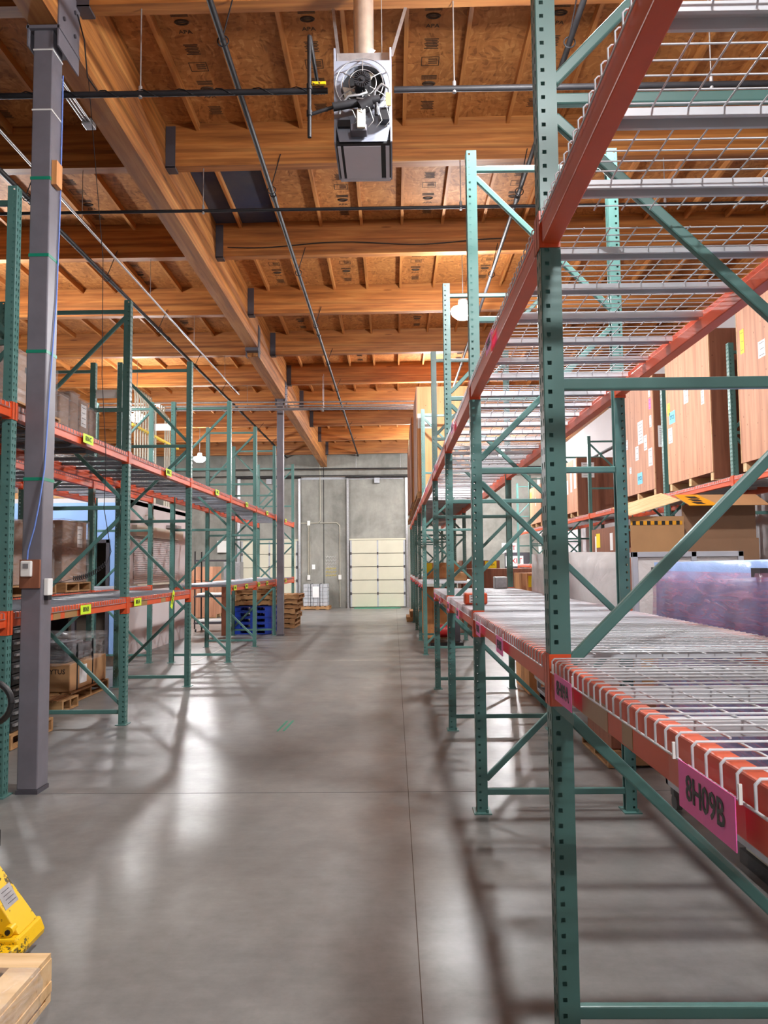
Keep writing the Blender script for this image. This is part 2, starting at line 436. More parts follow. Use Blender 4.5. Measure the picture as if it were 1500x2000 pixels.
def wallbox(name, x0, x1, y0, y1, mat, label):
    b = MB(); P = [(x0, y0), (x1, y0), (x1, y1), (x0, y1)]
    b.hexa([(x, y, 0) for x, y in P], [(x, y, roofz(x, y)) for x, y in P]); return struct(b, name, mat, label)
wf = wallbox('wall_far', XL_W, XR_W, YW, YW + .2, M['concrete'], 'bare gray concrete end wall with dock doors')
wr = wallbox('wall_right', XR_W, XR_W + .2, YN, YW, M['white_wall'], 'white painted wall behind the right-hand crates')
wallbox('wall_left', XL_W - .2, XL_W, YN, YW, M['concrete'], 'gray concrete wall on the far left side')
wallbox('wall_near', XL_W, XR_W, YN - .2, YN, M['white_wall'], 'white wall behind the camera')
# panel joint, scribbles and bits on the end wall
part(MB().box(-2.69, -2.66, YW - .004, YW, 0, 5.9), 'panel_joint', M['ink'], wf)
for (x, z, mt, n) in ((-2.6, 1.95, 'paper', 4), (-2.6, 1.5, 'yellow_tag', 3)):
    b = MB()
    for r in range(n):
        pts = []; 
        for k in range(26): pts.append((x + .40 * k / 25, YW - .006, z - .13 * r + .035 * math.sin(k * 2.1 + r) + .02 * math.sin(k * 5.3)))
        b.tube(pts, .005, 4)
    part(b, 'chalk_scribble', M[mt], wf)
part(MB().box(-3.13, -3.01, YW - .012, YW, 1.48, 1.66), 'paper_notice', M['paper'], wf)
part(MB().box(-3.6, .4, YW - .03, YW, 4.93, 5.02), 'steel_strip', M['stone'], wf)

# ledger at the right wall
b = MB(); P = [(5.86, YN), (6.0, YN), (6.0, YW), (5.86, YW)]
b.hexa([(x, y, roofz(x, y) - .64) for x, y in P], [(x, y, roofz(x, y)) for x, y in P])
struct(b, 'trim_1', M['gy'], 'wooden ledger along the top of the white right wall')

# dock doors
def dock_door(name, x0, x1, zt, label):
    n = 5; t = thing(name, label, 'door', ((x0 + x1) / 2, YW, 0)); t['kind'] = 'structure'
    hh = zt / n
    for i in range(n):
        b = MB(); z0 = .03 + i * hh
        b.box(x0 + .06, x1 - .06, YW - .06, YW - .005, z0 + .011, z0 + hh - .011)
        part(b, 'door_section', M['door_cream'], t); b = MB()
        for xx in (x0 + .06, (x0 + x1) / 2 - .03, x1 - .12): b.box(xx, xx + .06, YW - .07, YW - .061, z0 + .01, z0 + hh - .01)
        parts(b, 'stile', M['stone'], t)
        if i:
            b = MB()
            for xx in (x0 + .09, (x0 + x1) / 2, x1 - .09): b.box(xx - .03, xx + .03, YW - .085, YW - .07, z0 - .05, z0 + .05)
            parts(b, 'hinge', M['steel_dark'], t)
    for xx in (x0 - .02, x1 + .02):
        part(MB().box(xx - .04, xx + .04, YW - .11, YW - .002, 0, 5.05), 'door_track', M['galv'], t)
    part(MB().box(x0, x1, YW - .05, YW - .004, zt + .03, zt + .09), 'header_strip', M['door_cream'], t)
    part(MB().cyl((x0 - .1, YW - .2, 5.0), (x1 + .1, YW - .2, 5.0), .03, 10), 'spring_shaft', M['black'], t)
    part(MB().box((x0 + x1) / 2 - .1, (x0 + x1) / 2 + .1, YW - .24, YW - .002, 4.76, 4.96), 'spring_bracket', M['stone'], t)
    return t
dock_door('door_1', -1.72, .50, 2.55, 'cream sectional dock door in the middle of the end wall')
dock_door('door_2', -5.9, -3.62, 2.55, 'cream sectional dock door behind the left-hand racks')
solo(MB().box(-1.5, .25, YW - .75, YW - .05, 0, .012), 'dock_plate', M['tape_green'], 'flat green dock plate on the floor before the middle door', 'dock plate')
d3 = thing('door_3', 'gray exit door at right end of the far wall', 'door', (4.75, YW, 0)); d3['kind'] = 'structure'
part(MB().box(4.25, 5.25, YW - .06, YW - .003, 0, 2.05), 'door_leaf', M['steel_dark'], d3)
part(MB().box(4.35, 4.95, YW - .11, YW - .06, .95, 1.0), 'push_bar', M['galv'], d3)

def sign(name, s, x0, x1, y, z0, z1, base, ink, label, size):
    t = thing(name, label, 'sign', ((x0 + x1) / 2, y, (z0 + z1) / 2))
    part(MB().box(x0, x1, y - .02, y, z0, z1), 'panel', M[base], t)
    letters(s, size, M[ink], ((x0 + x1) / 2, y - .0215, (z0 + z1) / 2), '-Y', t); return t
sign('exit_sign', 'EXIT', 4.15, 4.72, YW - .003, 2.02, 2.42, 'paper', 'red', 'white sign reading EXIT in red, above the other exit sign', .24)
sign('exit_sign', 'EXIT', 4.28, 4.95, YW - .07, 1.52, 1.92, 'paper', 'red', 'white sign reading EXIT in red, on the gray door', .28)

# ------------------------------------------------------------------ roof timbers and columns
GX0, GX1 = -2.76, -2.54
def girder(y0, y1, zb0, zb1, label):
    b = MB()
    b.hexa([(GX0, y0, zb0), (GX1, y0, zb0), (GX1, y1, zb1), (GX0, y1, zb1)],
           [(GX0, y0, roofz(-3, y0) - .002), (GX1, y0, roofz(-3, y0) - .002), (GX1, y1, roofz(-3, y1) - .002), (GX0, y1, roofz(-3, y1) - .002)])
    t = thing('roof_girder', label, 'girder', ((GX0 + GX1) / 2, y0, zb0)); part(b, 'timber', M['gy'], t); return t
g1 = girder(YN + .01, 14.40, 5.83, 5.76, 'long laminated timber girder over the near gray column')
g2 = girder(14.41, YW - .01, 5.62, 5.42, 'deeper laminated timber girder running to the end wall')
part(MB().box(GX0 - .015, GX1 + .015, 14.25, 14.52, 5.70, 5.76).box(GX1, GX1 + .012, 14.3, 14.5, 5.6, 6.2).box(GX0 - .012, GX0, 14.3, 14.5, 5.6, 6.2), 'hinge_bracket', M['steel_dark'], g1)
GR = 'laminated roof purlins'
vis = 0
for i, y in enumerate(PY):
    for side in (1, -1):
        xa, xb = (GX1 + .004, XR_W - .15) if side > 0 else (GX0 - .004, XL_W + .01)
        zt = lambda x, yy: roofz(x, yy) - .002
        b = MB(); P = [(xa, y), (xb, y), (xb, y + PT), (xa, y + PT)]
        if side < 0: P = [P[1], P[0], P[3], P[2]]
        b.hexa([(p[0], p[1], zt(*p) - .5) for p in P], [(p[0], p[1], zt(*p)) for p in P])
        k = i - 4
        nm = (ORD[k] if 0 <= k < 12 else None)
        wh = 'right of the main girder' if side > 0 else 'left of the main girder'
        lab = ('laminated timber purlin, %s from the camera, %s' % (nm, wh)) if nm else ('laminated timber purlin overhead, ' + ORD[i] + ' from the wall behind the camera, ' + wh)
        t = thing('roof_purlin', lab, 'purlin', (xa, y, zt(xa, y) - .5), GR)
        part(b, 'timber', M['gx'], t)
        xh = xa + side * .11; z0 = zt(xa, y) - .515
        b = MB().box(xa, xh, y - .006, y, z0, zt(xa, y) - .03).box(xa, xh, y + PT, y + PT + .006, z0, zt(xa, y) - .03).box(xa, xh, y - .006, y + PT + .006, z0 - .006, z0 + .012)
        part(b, 'hanger_bracket', M['steel_dark'], t)

def column(y0, zt, label, full):
    t = thing('steel_column', label, 'column', (-2.655, y0 + .09, 0))
    part(MB().box(-2.73, -2.58, y0, y0 + .175, .03, zt - .03), 'shaft', M['gray'], t, bevel=.008)
    part(MB().box(-2.735, -2.575, y0 - .005, y0 + .18, 0, .03), 'grout_base', M['steel_dark'], t)
    b = MB().box(GX0 - .02, GX1 + .02, y0 - .02, y0 + .36, zt - .03, zt - .004)
    for xx in (GX1 + .001, GX0 - .012): b.box(xx, xx + .011, y0 - .02, y0 + .36, zt - .17, zt + .42)
    part(b, 'saddle_cap', M['gray'], t)
    bo = MB()
    for dy, dz in ((.06, .1), (.26, .1), (.06, .3), (.26, .3)): bo.cyl((GX1 + .011, y0 + dy, zt + dz), (GX1 + .026, y0 + dy, zt + dz), .016, 8)
    parts(bo, 'bolt', M['steel_dark'], t)
    if full:
        def band(z, mat, r=.012, name='tape_band'):
            b = MB().box(-2.732, -2.578, y0 - .002, y0 + .177, z - r, z + r)
            part(b, name, mat, t)
        for z in (4.58, 3.98, 3.24, 2.28): band(z, M['tape_green'])
        for z in (5.60, 5.12): band(z, M['white_plastic'], .006, 'cable_tie')
        part(MB().box(-2.578, -2.54, y0 + .02, y0 + .12, 4.54, 4.73), 'timber_block', M['ply_orange'], t)
    return t
column(5.605, 5.79, 'near gray steel column with green tape bands and thermostat', True)
column(17.93, 5.59, 'far gray steel column beside the stacked blue pallets', False)

# thermostat on a board, second box, cables on the near column
th = thing('thermostat', 'white thermostat on a brown wooden board on near column', 'thermostat', (-2.665, 5.60, 1.60))
part(MB().box(-2.735, -2.585, 5.583, 5.604, 1.475, 1.685), 'backing_board', M['ply_dark'], th, bevel=.003)
part(MB().box(-2.715, -2.635, 5.552, 5.583, 1.56, 1.675), 'housing', M['white_plastic'], th, bevel=.008)
part(MB().box(-2.695, -2.655, 5.549, 5.552, 1.62, 1.655), 'dial_window', M['galv'], th)
tb = thing('control_box', 'small white control box on right side of near column', 'control box', (-2.57, 5.70, 1.48))
part(MB().box(-2.58, -2.545, 5.64, 5.72, 1.42, 1.545), 'housing', M['white_plastic'], tb, bevel=.006)
parts(MB().box(-2.578, -2.55, 5.65, 5.71, 1.385, 1.42), 'cable_gland', M['black'], tb)
pts = [(-2.69, 5.585, 1.68)]
for k in range(1, 30):
    q = k / 29; pts.append((-2.685 + .115 * min(1, q * 2.2), 5.592 + (.1 if q > .5 else q * .05), 1.68 + q * 3.6))
pts = [(-2.68, 5.59, 1.68), (-2.675, 5.585, 1.75), (-2.63, 5.585, 1.92), (-2.60, 5.588, 2.1), (-2.573, 5.6, 2.35), (-2.572, 5.66, 3.0), (-2.572, 5.74, 3.7), (-2.572, 5.77, 4.4), (-2.572, 5.775, 5.5)]
solo(MB().tube(pts, .006, 6), 'thermostat_cable', M['blue_cable'], 'thin blue cable running up the near gray column', 'cable')
cp = [(-2.56, 5.73, 1.50)]
for k in range(120):
    q = k / 119; a = q * 2 * PI * 17
    cp.append((-2.47 + .16 * q + .0, 5.9 + .25 * q + .02 * math.cos(a), 1.54 + .12 * q * q + .018 * math.sin(a)))
for z in (1.75, 1.9, 2.1, 2.5, 3.2, 4.2, 5.9): cp.append((-2.31 + .04 * math.sin(z * 5) - .06 * max(0, z - 2), 6.15 + .02 * z, z))
solo(MB().tube(cp, .0032, 5), 'coiled_cord', M['black'], 'dark coiled cord hanging from the roof beside near column', 'cord')

# ------------------------------------------------------------------ pallet rack parts
PW, PD, FH = .076, .069, 4.52
def make_post_mesh():
    p = .0508; n = int(FH / p); b = MB()
    def ring_cell(f, u0, u1, z0, z1, hole):
        um, zm = (u0 + u1) / 2, (z0 + z1) / 2
        outer = [(u0, z0), (um, z0), (u1, z0), (u1, zm), (u1, z1), (um, z1), (u0, z1), (u0, zm)]
        vs = [f(*q) for q in outer] + [f(um + h[0], zm + h[1]) for h in hole]
        b.add(vs, [(i, (i + 1) % 8, 8 + (i + 1) % 8, 8 + i) for i in range(8)])
    a = .0072
    sq = [(-a, -a), (0, -a), (a, -a), (a, 0), (a, a), (0, a), (-a, a), (-a, 0)]
    td = [(-.0035, -.013), (0, -.0145), (.0035, -.013), (.006, 0), (.006, .009), (0, .012), (-.006, .009), (-.006, 0)]
    for k in range(n):
        z0, z1 = k * p, (k + 1) * p
        for y in (0, PW):
            ring_cell(lambda u, z, y=y: (u, y, z), .002, .040, z0, z1, sq)
        for u0 in (.002, .038):
            ring_cell(lambda u, z: (0, u, z), u0, u0 + .036, z0, z1, td)
    zt = n * p
    for y in (0, PW):
        b.quad((.040, y, 0), (PD, y, 0), (PD, y, zt), (.040, y, zt))
        yy = .016 if y == 0 else PW - .016
        b.quad((PD, y, 0), (PD, yy, 0), (PD, yy, zt), (PD, y, zt))
        b.quad((0, .002 if y == 0 else PW - .002, 0), (.002, y, 0), (.002, y, zt), (0, .002 if y == 0 else PW - .002, zt))
    o = bpy.data.objects.new('tmp', b.mesh('tmp')); COL.objects.link(o)
    s = o.modifiers.new('s', 'SOLIDIFY'); s.thickness = .0022; s.offset = 0
    dg = bpy.context.evaluated_depsgraph_get(); dg.update()
    me = bpy.data.meshes.new_from_object(o.evaluated_get(dg)); me.name = 'post'
    bpy.data.objects.remove(o); me.materials.append(M['green']); return me
POST = make_post_mesh()
FD = 1.04
def make_frame(kind):
    t = thing('upright_frame', 'green upright frame', 'rack frame', (0, 0, 0))
    for s in (0, 1):
        o = link('post', POST, None, t)
        if s: o.location = (FD, PW, 0); o.rotation_euler = (0, 0, PI)
        o.location.z = .008
        x0, x1 = (-.022, .092) if s == 0 else (FD - .092, FD + .022)
        bp = MB().box(x0, x1, -.035, PW + .035, 0, .008)
        bp.cyl(((x0 + x1) / 2 + .03, -.02, .008), ((x0 + x1) / 2 + .03, -.02, .03), .008, 8)
        part(bp, 'base_plate', M['green'], t)
    xa, xb = PD - .004, FD - PD + .004; yc = PW / 2
    for z in (.13, 2.25, 3.295, 4.36):
        part(MB().bar((xa, yc, z), (xb, yc, z), .042, .032), 'horizontal_brace', M['green'], t, bevel=.006)
    for za, zb in ((1.10, .21), (1.27, 2.17), (3.23, 2.33), (3.36, 4.30)):
        if kind: za, zb = zb, za
        part(MB().bar((xa, yc, za), (xb, yc, zb), .040, .030), 'diagonal_brace', M['green'], t, bevel=.006)
    return t
FA, FB = make_frame(0), make_frame(1)
first = {0: FA, 1: FB}
def frame(x, y, kind, face, label, group):
    """face -1: aisle side looks to -X ; +1: aisle side looks to +X"""
    loc, rz = ((x, y, 0), 0) if face < 0 else ((x, y + PW, 0), PI)
    if kind in first:
        o = first.pop(kind); o.location = loc; o.rotation_euler = (0, 0, rz); o['label'] = label; o['group'] = group; WORLD[o.name] = loc; return o
    return copy_tree(FB if kind else FA, loc, rz, label, group)

def beam(x, y0, y1, zt, face, label, group, h=.105):
    """x = outer face of the beam, the beam body lies behind it (away from face)"""
    s = -face
    t = thing('shelf_beam', label, 'rack beam', (x, y0, zt - h), group)
    a, c, d = x + s * .003, x + s * .042, x + s * .064
    poly = [(a, zt - h), (d, zt - h), (d, zt - .042), (c, zt - .042), (c, zt), (a, zt)]
    part(MB().prism(poly, y0 + PW + .003, y1 - .003, 'Y'), 'beam_body', M['orange'], t, bevel=.004)
    for yy, dr in ((y0 + PW, 1), (y1, -1)):
        zl, zh = zt - (.16 if zt < 2 else .118), zt + .014
        b = MB().box(x - s * .006, x - s * .002, yy - dr * .042, yy + dr * .006, zl, zh)
        b.box(x - s * .006, x + s * .068, yy + dr * .001, yy + dr * .007, zl, zh)
        part(b, 'end_connector', M['orange'], t)
    return t

DW, DX0, DX1 = 1.165, -.006, 1.046
def make_deck():
    b = MB(); r = .0028; n = 19
    ys_ = [.02 + (DW - .04) * k / n for k in range(n + 1)]
    for y in ys_:
        b.tube([(DX0, y, -.046), (DX0, y, -.008), (DX0 + .008, y, 0), (DX1 - .008, y, 0), (DX1, y, -.008), (DX1, y, -.046)], r, 5)
    for x in [DX0 - .001, DX1 + .001]: b.tube([(x, .0, -.046), (x, DW, -.046)], r, 5)
    for k in range(10):
        x = .085 + .0967 * k; b.tube([(x, .0, -.006), (x, DW, -.006)], r, 5)
    t = link('wire_deck', b.mesh('wire_deck'), M['wire'], None, (0, 0, 0)); tag(t, 'white wire deck', 'wire deck')
    cm = MB(); x0, x1 = .046, .994
    cm.box(x0, x1, -.026, .026, -.012, -.009); cm.box(x0, x1, -.026, -.023, -.036, -.012); cm.box(x0, x1, .023, .026, -.036, -.012)
    cm.box(x0, x1, -.034, -.023, -.038, -.036); cm.box(x0, x1, .023, .034, -.038, -.036)
    me = cm.mesh('support_channel'); me.materials.append(M['wire'])
    for y in (.19, .5825, .975):
        o = link('support_channel', me, None, t); o.location = (0, y, 0)
    return t
DECK = make_deck(); deck_first = [True]
DK = [c for c in bpy.data.objects if c.parent == DECK]
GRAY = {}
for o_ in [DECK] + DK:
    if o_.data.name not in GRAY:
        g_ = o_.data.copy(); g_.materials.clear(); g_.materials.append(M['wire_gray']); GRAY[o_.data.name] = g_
def deck(x, y, z, face, label, group, gray=False):
    loc, rz = ((x, y, z), 0) if face < 0 else ((x, y + DW, z), PI)
    if deck_first[0]:
        deck_first[0] = False; o = DECK
    else:
        o = DECK.copy(); COL.objects.link(o)
        for c in DK:
            d = c.copy(); COL.objects.link(d); d.parent = o
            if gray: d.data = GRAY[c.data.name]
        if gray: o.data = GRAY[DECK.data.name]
    o.location = loc; o.rotation_euler = (0, 0, rz); o['label'] = label; o['group'] = group; WORLD[o.name] = loc
    return o

def row(rowname, x, ys_, kinds, face, levels, skip, deck_levels, fstart=0):
    """levels: list of (name, z top, set of bays)"""
    s = -face
    for i, y in enumerate(ys_):
        k = i - fstart
        frame(x, y, kinds[i], face, ('green upright frame, %s in view, counted from camera, %s' % (ORD[i - 1], rowname)) if i else 'green upright frame just outside the picture, ' + rowname, 'upright frames of the ' + rowname)
    for i in range(len(ys_) - 1):
        y0, y1 = ys_[i], ys_[i + 1]
        for ln, zt, bays in levels:
            if i not in bays: continue
            h = .105 if y1 - y0 < 3 else .14
            bay = '%s bay from camera, %s' % (ORD[i], rowname)
            beam(x, y0, y1, zt, face, 'orange front beam of %s shelf, %s' % (ln, bay), 'shelf beams of the ' + rowname, h)
            beam(x + s * FD, y0, y1, zt, -face, 'orange rear beam of %s shelf, %s' % (ln, bay), 'shelf beams of the ' + rowname, h)
            if (ln, i) in skip: continue
            nd = int((y1 - y0 - PW) / (DW + .002))
            g = (y1 - y0 - PW - nd * DW) / (nd + 1)
            pos = ['near half', 'far half'] if nd == 2 else ['near third', 'middle third', 'far third']
            for d in range(nd):
                deck(x, y0 + PW + g + d * (DW + g), zt + .005, face, '%s wire deck, %s, %s shelf, %s' % ('gray' if 'left' in rowname else 'white', pos[d], ln, bay), 'wire decks of the ' + rowname, 'left' in rowname)

RX0 = .53
RYS = [.13, 2.64, 5.13, 7.64, 10.14, 13.95, 16.58, 19.2, 21.65, 24.15]
row('right-hand row', RX0, RYS, [0, 0, 1, 0, 0, 1, 0, 1, 0, 1], -1,
    [('lower', 1.30, {0, 1, 2, 3, 5, 6, 7, 8}), ('upper', 2.85, set(range(9)))], set(), None)
LX0 = -2.786
LYS = [3.02, 5.52, 8.0, 10.49, 13.08, 15.55, 18.1, 21.45]
row('left-hand row', LX0, LYS, [0, 0, 1, 0, 1, 1, 0, 1], 1,
    [('lower', 1.30, {0, 1, 2, 4, 5, 6}), ('upper', 2.83, set(range(7)))], set(), None)
BX0 = -4.135
row('rear left row', BX0 - FD, [8.0, 10.49, 13.08], [0, 1, 0], -1,
    [('lower', 1.30, {0, 1}), ('upper', 2.83, {0, 1})], set(), None)
SX0 = 4.40
SYS = [7.4, 9.9, 12.4, 14.85, 17.2, 19.8, 22.3, 24.75, 27.25]
row('white-wall row', SX0, SYS, [1, 0, 1, 0, 1, 1, 0, 1, 0], -1,
    [('upper', 2.72, set(range(8))), ('lower', 1.60, {6, 7})], set(), None)
# white row spacers between the two left rows
for y, w in ((10.53, 'nearer'), (13.12, 'farther')):
    t = solo(MB().box(-4.155, -3.825, y - .01, y - .004, 3.98, 4.1), 'row_spacer', M['white_plastic'], '%s white plate joining the two left rack rows' % w, 'spacer')
solo(MB().box(-4.16, -3.82, 10.48, 10.486, .28, .42), 'row_spacer', M['galv'], 'low gray plate joining the posts of left rack rows', 'spacer')

# ------------------------------------------------------------------ tags
def shelf_tag(x, y, z, face, s, mat, label, group, w=.23, h=.082, sleeve=False, dz=0, size=.062):
    n = '-X' if face < 0 else '+X'; f = face
    t = thing('shelf_tag', label, 'shelf tag', (x, y, z), group)
    xa = x + f * .012
    part(MB().hexa([(xa, y - w / 2, z - h / 2), (xa + f * .0015, y - w / 2, z - h / 2), (xa + f * .0015, y + w / 2, z - h / 2), (xa, y + w / 2, z - h / 2)],
                   [(xa, y - w / 2, z + h / 2), (xa + f * .0015, y - w / 2, z + h / 2), (xa + f * .0015, y + w / 2, z + h / 2), (xa, y + w / 2, z + h / 2)]), 'card', mat, t)
    letters(s, size, M['ink'], (xa + f * .0028, y, z), n, t, sx=.92)
    if sleeve:
        part(MB().box(xa + f * .004, xa + f * .0046, y - w / 2 - .04, y + w / 2 + .04, z - h / 2 - .03, z + h / 2 + .025), 'clear_sleeve', M['clear'], t)
        b = MB()
        for yy in (y - w / 2 - .02, y + w / 2 + .02): b.box(xa - f * .001, xa + f * .004, yy - .002, yy + .002, z + h / 2 - .005, z + h / 2 + .025)
        parts(b, 'zip_tie', M['white_plastic'], t)
    return t
RT = 'pink shelf tags of the right-hand row'; LT = 'yellow-green shelf tags of the left-hand row'
for i, (y, z, s) in enumerate([(1.30, 1.228, '8H09B'), (2.365, 1.232, '8H09A'), (3.76, 1.228, '8H08B'), (4.70, 1.228, '8H08A'), (6.2, 1.228, '8H07B'), (7.25, 1.228, '8H07A'), (8.6, 1.228, '8H06B'),
                             (9.67, 1.228, '8H06A'), (14.6, 1.225, '8H04B'), (15.6, 1.225, '8H04A'), (17.1, 1.225, '8H03B'), (18.4, 1.225, '8H03A'), (20.0, 1.225, '8H02B'), (21.0, 1.225, '8H02A'), (22.4, 1.225, '8H01B'), (23.6, 1.225, '8H01A')]):
    if i == 0: lab = 'large pink tag reading 8H09B on the nearest lower beam'
    elif i == 1: lab = 'pink tag reading 8H09A beside the near green post'
    else: lab = 'pink tag %s from the camera on the right lower beams' % (ORD[i] if i < 12 else ['thirteenth', 'fourteenth', 'fifteenth', 'sixteenth'][i - 12])
    shelf_tag(RX0 - .008, y, z, -1, s, M['pink'], lab, RT, sleeve=i < 8)
for i, (y, s) in enumerate([(3.95, '8H08C'), (6.47, '8H07C'), (9.2, '8H06C'), (11.9, '8H05C'), (15.2, '8H04C')]):
    shelf_tag(RX0 - .008, y, 2.775, -1, s, M['pink'], 'pink tag %s from the camera on the right upper beams' % ORD[i], RT)
for i, (y, s) in enumerate([(6.88, '8I06C'), (9.38, '8I05C'), (12.0, '8I04C'), (14.45, '8I03C'), (16.8, '8I02C'), (19.7, '8I01C')]):
    shelf_tag(LX0 + .008, y, 2.785, 1, s, M['lime'], 'yellow-green tag reading %s on a left upper beam' % s, LT)
for i, (y, s) in enumerate([(6.89, '8I06B'), (8.29, '8I05A'), (13.4, '8I04A'), (14.45, '8I03B'), (15.76, '8I03A'), (16.8, '8I02B'), (19.7, '8I01B')]):
    shelf_tag(LX0 + .008, y, 1.248, 1, s, M['lime'], 'yellow-green tag reading %s on a left lower beam' % s, LT)
t = shelf_tag(LX0 + .008, 9.6, 1.215, 1, '8I05B', M['lime'], 'yellow-green tag hanging askew from a left lower beam', LT)
t.rotation_euler = (math.radians(62), 0, 0)
# strips of brown tape left on the beams
_bt = [o for o in bpy.data.objects if o.name.startswith('shelf_beam')]
def tape(lbl, y0, y1, z0, z1, f, x):
    for o in _bt:
        if o.get('label', '') == lbl:
            part(MB().box(x + f * -.004, x + f * -.001 if False else x - f * .0035, y0, y1, z0, z1) if False else MB().box(x - f * .0032, x - f * .0022, y0, y1, z0, z1), 'tape_strip', M['tape_brown'], o, 'brown packing tape strip'); return
L1 = 'orange front beam of lower shelf, %s bay from camera, left-hand row'; R1_ = 'orange front beam of lower shelf, %s bay from camera, right-hand row'
tape(R1_ % 'nearest', 1.96, 2.22, 1.197, 1.262, -1, RX0); tape(R1_ % 'nearest', 1.76, 1.84, 1.20, 1.25, -1, RX0)
tape(R1_ % 'second', 4.85, 5.05, 1.197, 1.26, -1, RX0); tape(R1_ % 'third', 6.5, 6.8, 1.197, 1.26, -1, RX0)
for y0, y1, k in ((6.28, 6.42, 'second'), (6.5, 6.76, 'second'), (8.42, 8.68, 'third'), (9.2, 9.38, 'third')):
    tape(L1 % k, y0, y1, 1.197, 1.262, 1, LX0)

# ------------------------------------------------------------------ lamps
def lamp(x, y, z, label):
    t = thing('high_bay_lamp', label, 'lamp', (x, y, z), 'high bay lamps')
    part(MB().lathe([(.05, .11), (.07, .10), (.07, .20), (.05, .22), (.02, .24)], (x, y, z), 16), 'housing', M['galv'], t)
    part(MB().lathe([(.02, -.10), (.1, -.085), (.16, -.035), (.18, 0.0)], (x, y, z), 24), 'glowing_lens', M['lamp'], t)
    part(MB().lathe([(.18, .001), (.185, .03), (.17, .07), (.07, .10)], (x, y, z), 24), 'glowing_rim', M['lamp_side'], t)
    parts(MB().cyl((x, y, z + .22), (x, y, roofz(x, y) - .001), .008, 6), 'hanging_rod', M['galv'], t)
for x, y, z, l in ((1.18, 4.6, 5.55, 'bright lamp just above the picture over the near green post'), (1.09, 11.4, 5.42, 'glaring lamp seen beside the second green post on right'),
                   (1.1, 18.35, 5.6, 'lamp hidden behind wooden crates of right-hand row'), (.9, 25.0, 5.3, 'lamp in front of the middle dock door, behind crates'), (1.2, -2.0, 5.5, 'lamp behind the camera over the right-hand row'),
                   (-6.0, 17.75, 5.12, 'glaring lamp left of the second left upright frame'), (-6.0, 23.6, 4.95, 'small glaring lamp before the far left concrete wall'), (-6.2, 11.2, 5.4, 'lamp outside the left edge over the back rack row'),
                   (3.7, 25.5, 5.3, 'unseen added lamp over the far right corner by the exit door')):  # last lamp is unseen, added to brighten the end wall
    lamp(x, y, z, l)

# ------------------------------------------------------------------ unit heater
hx0, hx1, hy0, hy1, hz0, hz1 = -.405, .022, 5.42, 5.98, 4.72, 5.44
hc = (hx0 + hx1) / 2; fz = 5.14
ht = thing('unit_heater', 'gray unit heater hanging from the roof beams', 'heater', (hc, hy0, hz0))
b = MB(); b.box(hx0 + .015, hx1 - .015, hy0 + .075, hy1, hz0 + .02, hz1 - .09); part(b, 'casing', M['heater'], ht)
parts(MB().box(hx0, hx0 + .014, hy0, hy1, hz0, hz1).box(hx1 - .014, hx1, hy0, hy1, hz0, hz1), 'side_panel', M['heater'], ht)
# front plate with round fan opening
b = MB(); R_ = .165; n = 32
outer = []
for k in range(n):
    a = 2 * PI * k / n; ca, sa = math.cos(a), math.sin(a); 
    hw, hu, hd = (hx1 - hx0) / 2 - .014, hz1 - .1 - fz, fz - hz0
    tt = min(hw / abs(ca) if abs(ca) > 1e-6 else 9, (hu if sa > 0 else hd) / abs(sa) if abs(sa) > 1e-6 else 9)
    outer.append((hc + ca * tt, hy0, fz + sa * tt))
inner = [(hc + R_ * math.cos(2 * PI * k / n), hy0, fz + R_ * math.sin(2 * PI * k / n)) for k in range(n)]
inner2 = [(p[0], hy0 + .06, p[2]) for p in inner]
b.add(outer + inner + inner2, [(k, (k + 1) % n, n + (k + 1) % n, n + k) for k in range(n)] + [(n + k, n + (k + 1) % n, 2 * n + (k + 1) % n, 2 * n + k) for k in range(n)])
part(b, 'front_plate', M['heater'], ht)
part(MB().cyl((hc, hy0 + .055, fz), (hc, hy0 + .06, fz), R_, 32), 'fan_recess', M['heater_dark'], ht)
b = MB()
for k in range(3):
    a = 2 * PI * k / 3 + .9; c_, s_ = math.cos(a), math.sin(a); c2, s2 = math.cos(a + .55), math.sin(a + .55)
    q = lambda r, cc, ss, dy: (hc + r * cc, hy0 + .035 + dy, fz + r * ss)
    b.hexa([q(.04, c_, s_, 0), q(.15, c_, s_, 0), q(.15, c2, s2, .015), q(.04, c2, s2, .015)], [q(.04, c_, s_, .003), q(.15, c_, s_, .003), q(.15, c2, s2, .018), q(.04, c2, s2, .018)])
parts(b, 'fan_blade', M['beige'], ht)
b = MB()
for r in (.20, .15, .1): b.torus((hc, hy0 - .035 + (r - .15) * .2, fz), r, .0035, 'Y', 32, 5)
for k in range(6):
    a = 2 * PI * k / 6 + PI / 2; b.tube([(hc + .05 * math.cos(a), hy0 - .05, fz + .05 * math.sin(a)), (hc + .17 * math.cos(a), hy0 - .04, fz + .17 * math.sin(a)), (hc + .215 * math.cos(a), hy0 - .002, fz + .215 * math.sin(a))], .004, 5)
part(b, 'fan_guard', M['galv'], ht)
b = MB().cyl((hc, hy0 - .09, fz), (hc, hy0 + .03, fz), .062, 20)
for k in range(20):
    a = 2 * PI * k / 20; b.bar((hc + .03 * math.cos(a), hy0 - .093, fz + .03 * math.sin(a)), (hc + .058 * math.cos(a), hy0 - .093, fz + .058 * math.sin(a)), .005, .006)
b.cyl((hc, hy0 - .1, fz), (hc, hy0 - .09, fz), .014, 10)
part(b, 'fan_motor', M['black'], ht)
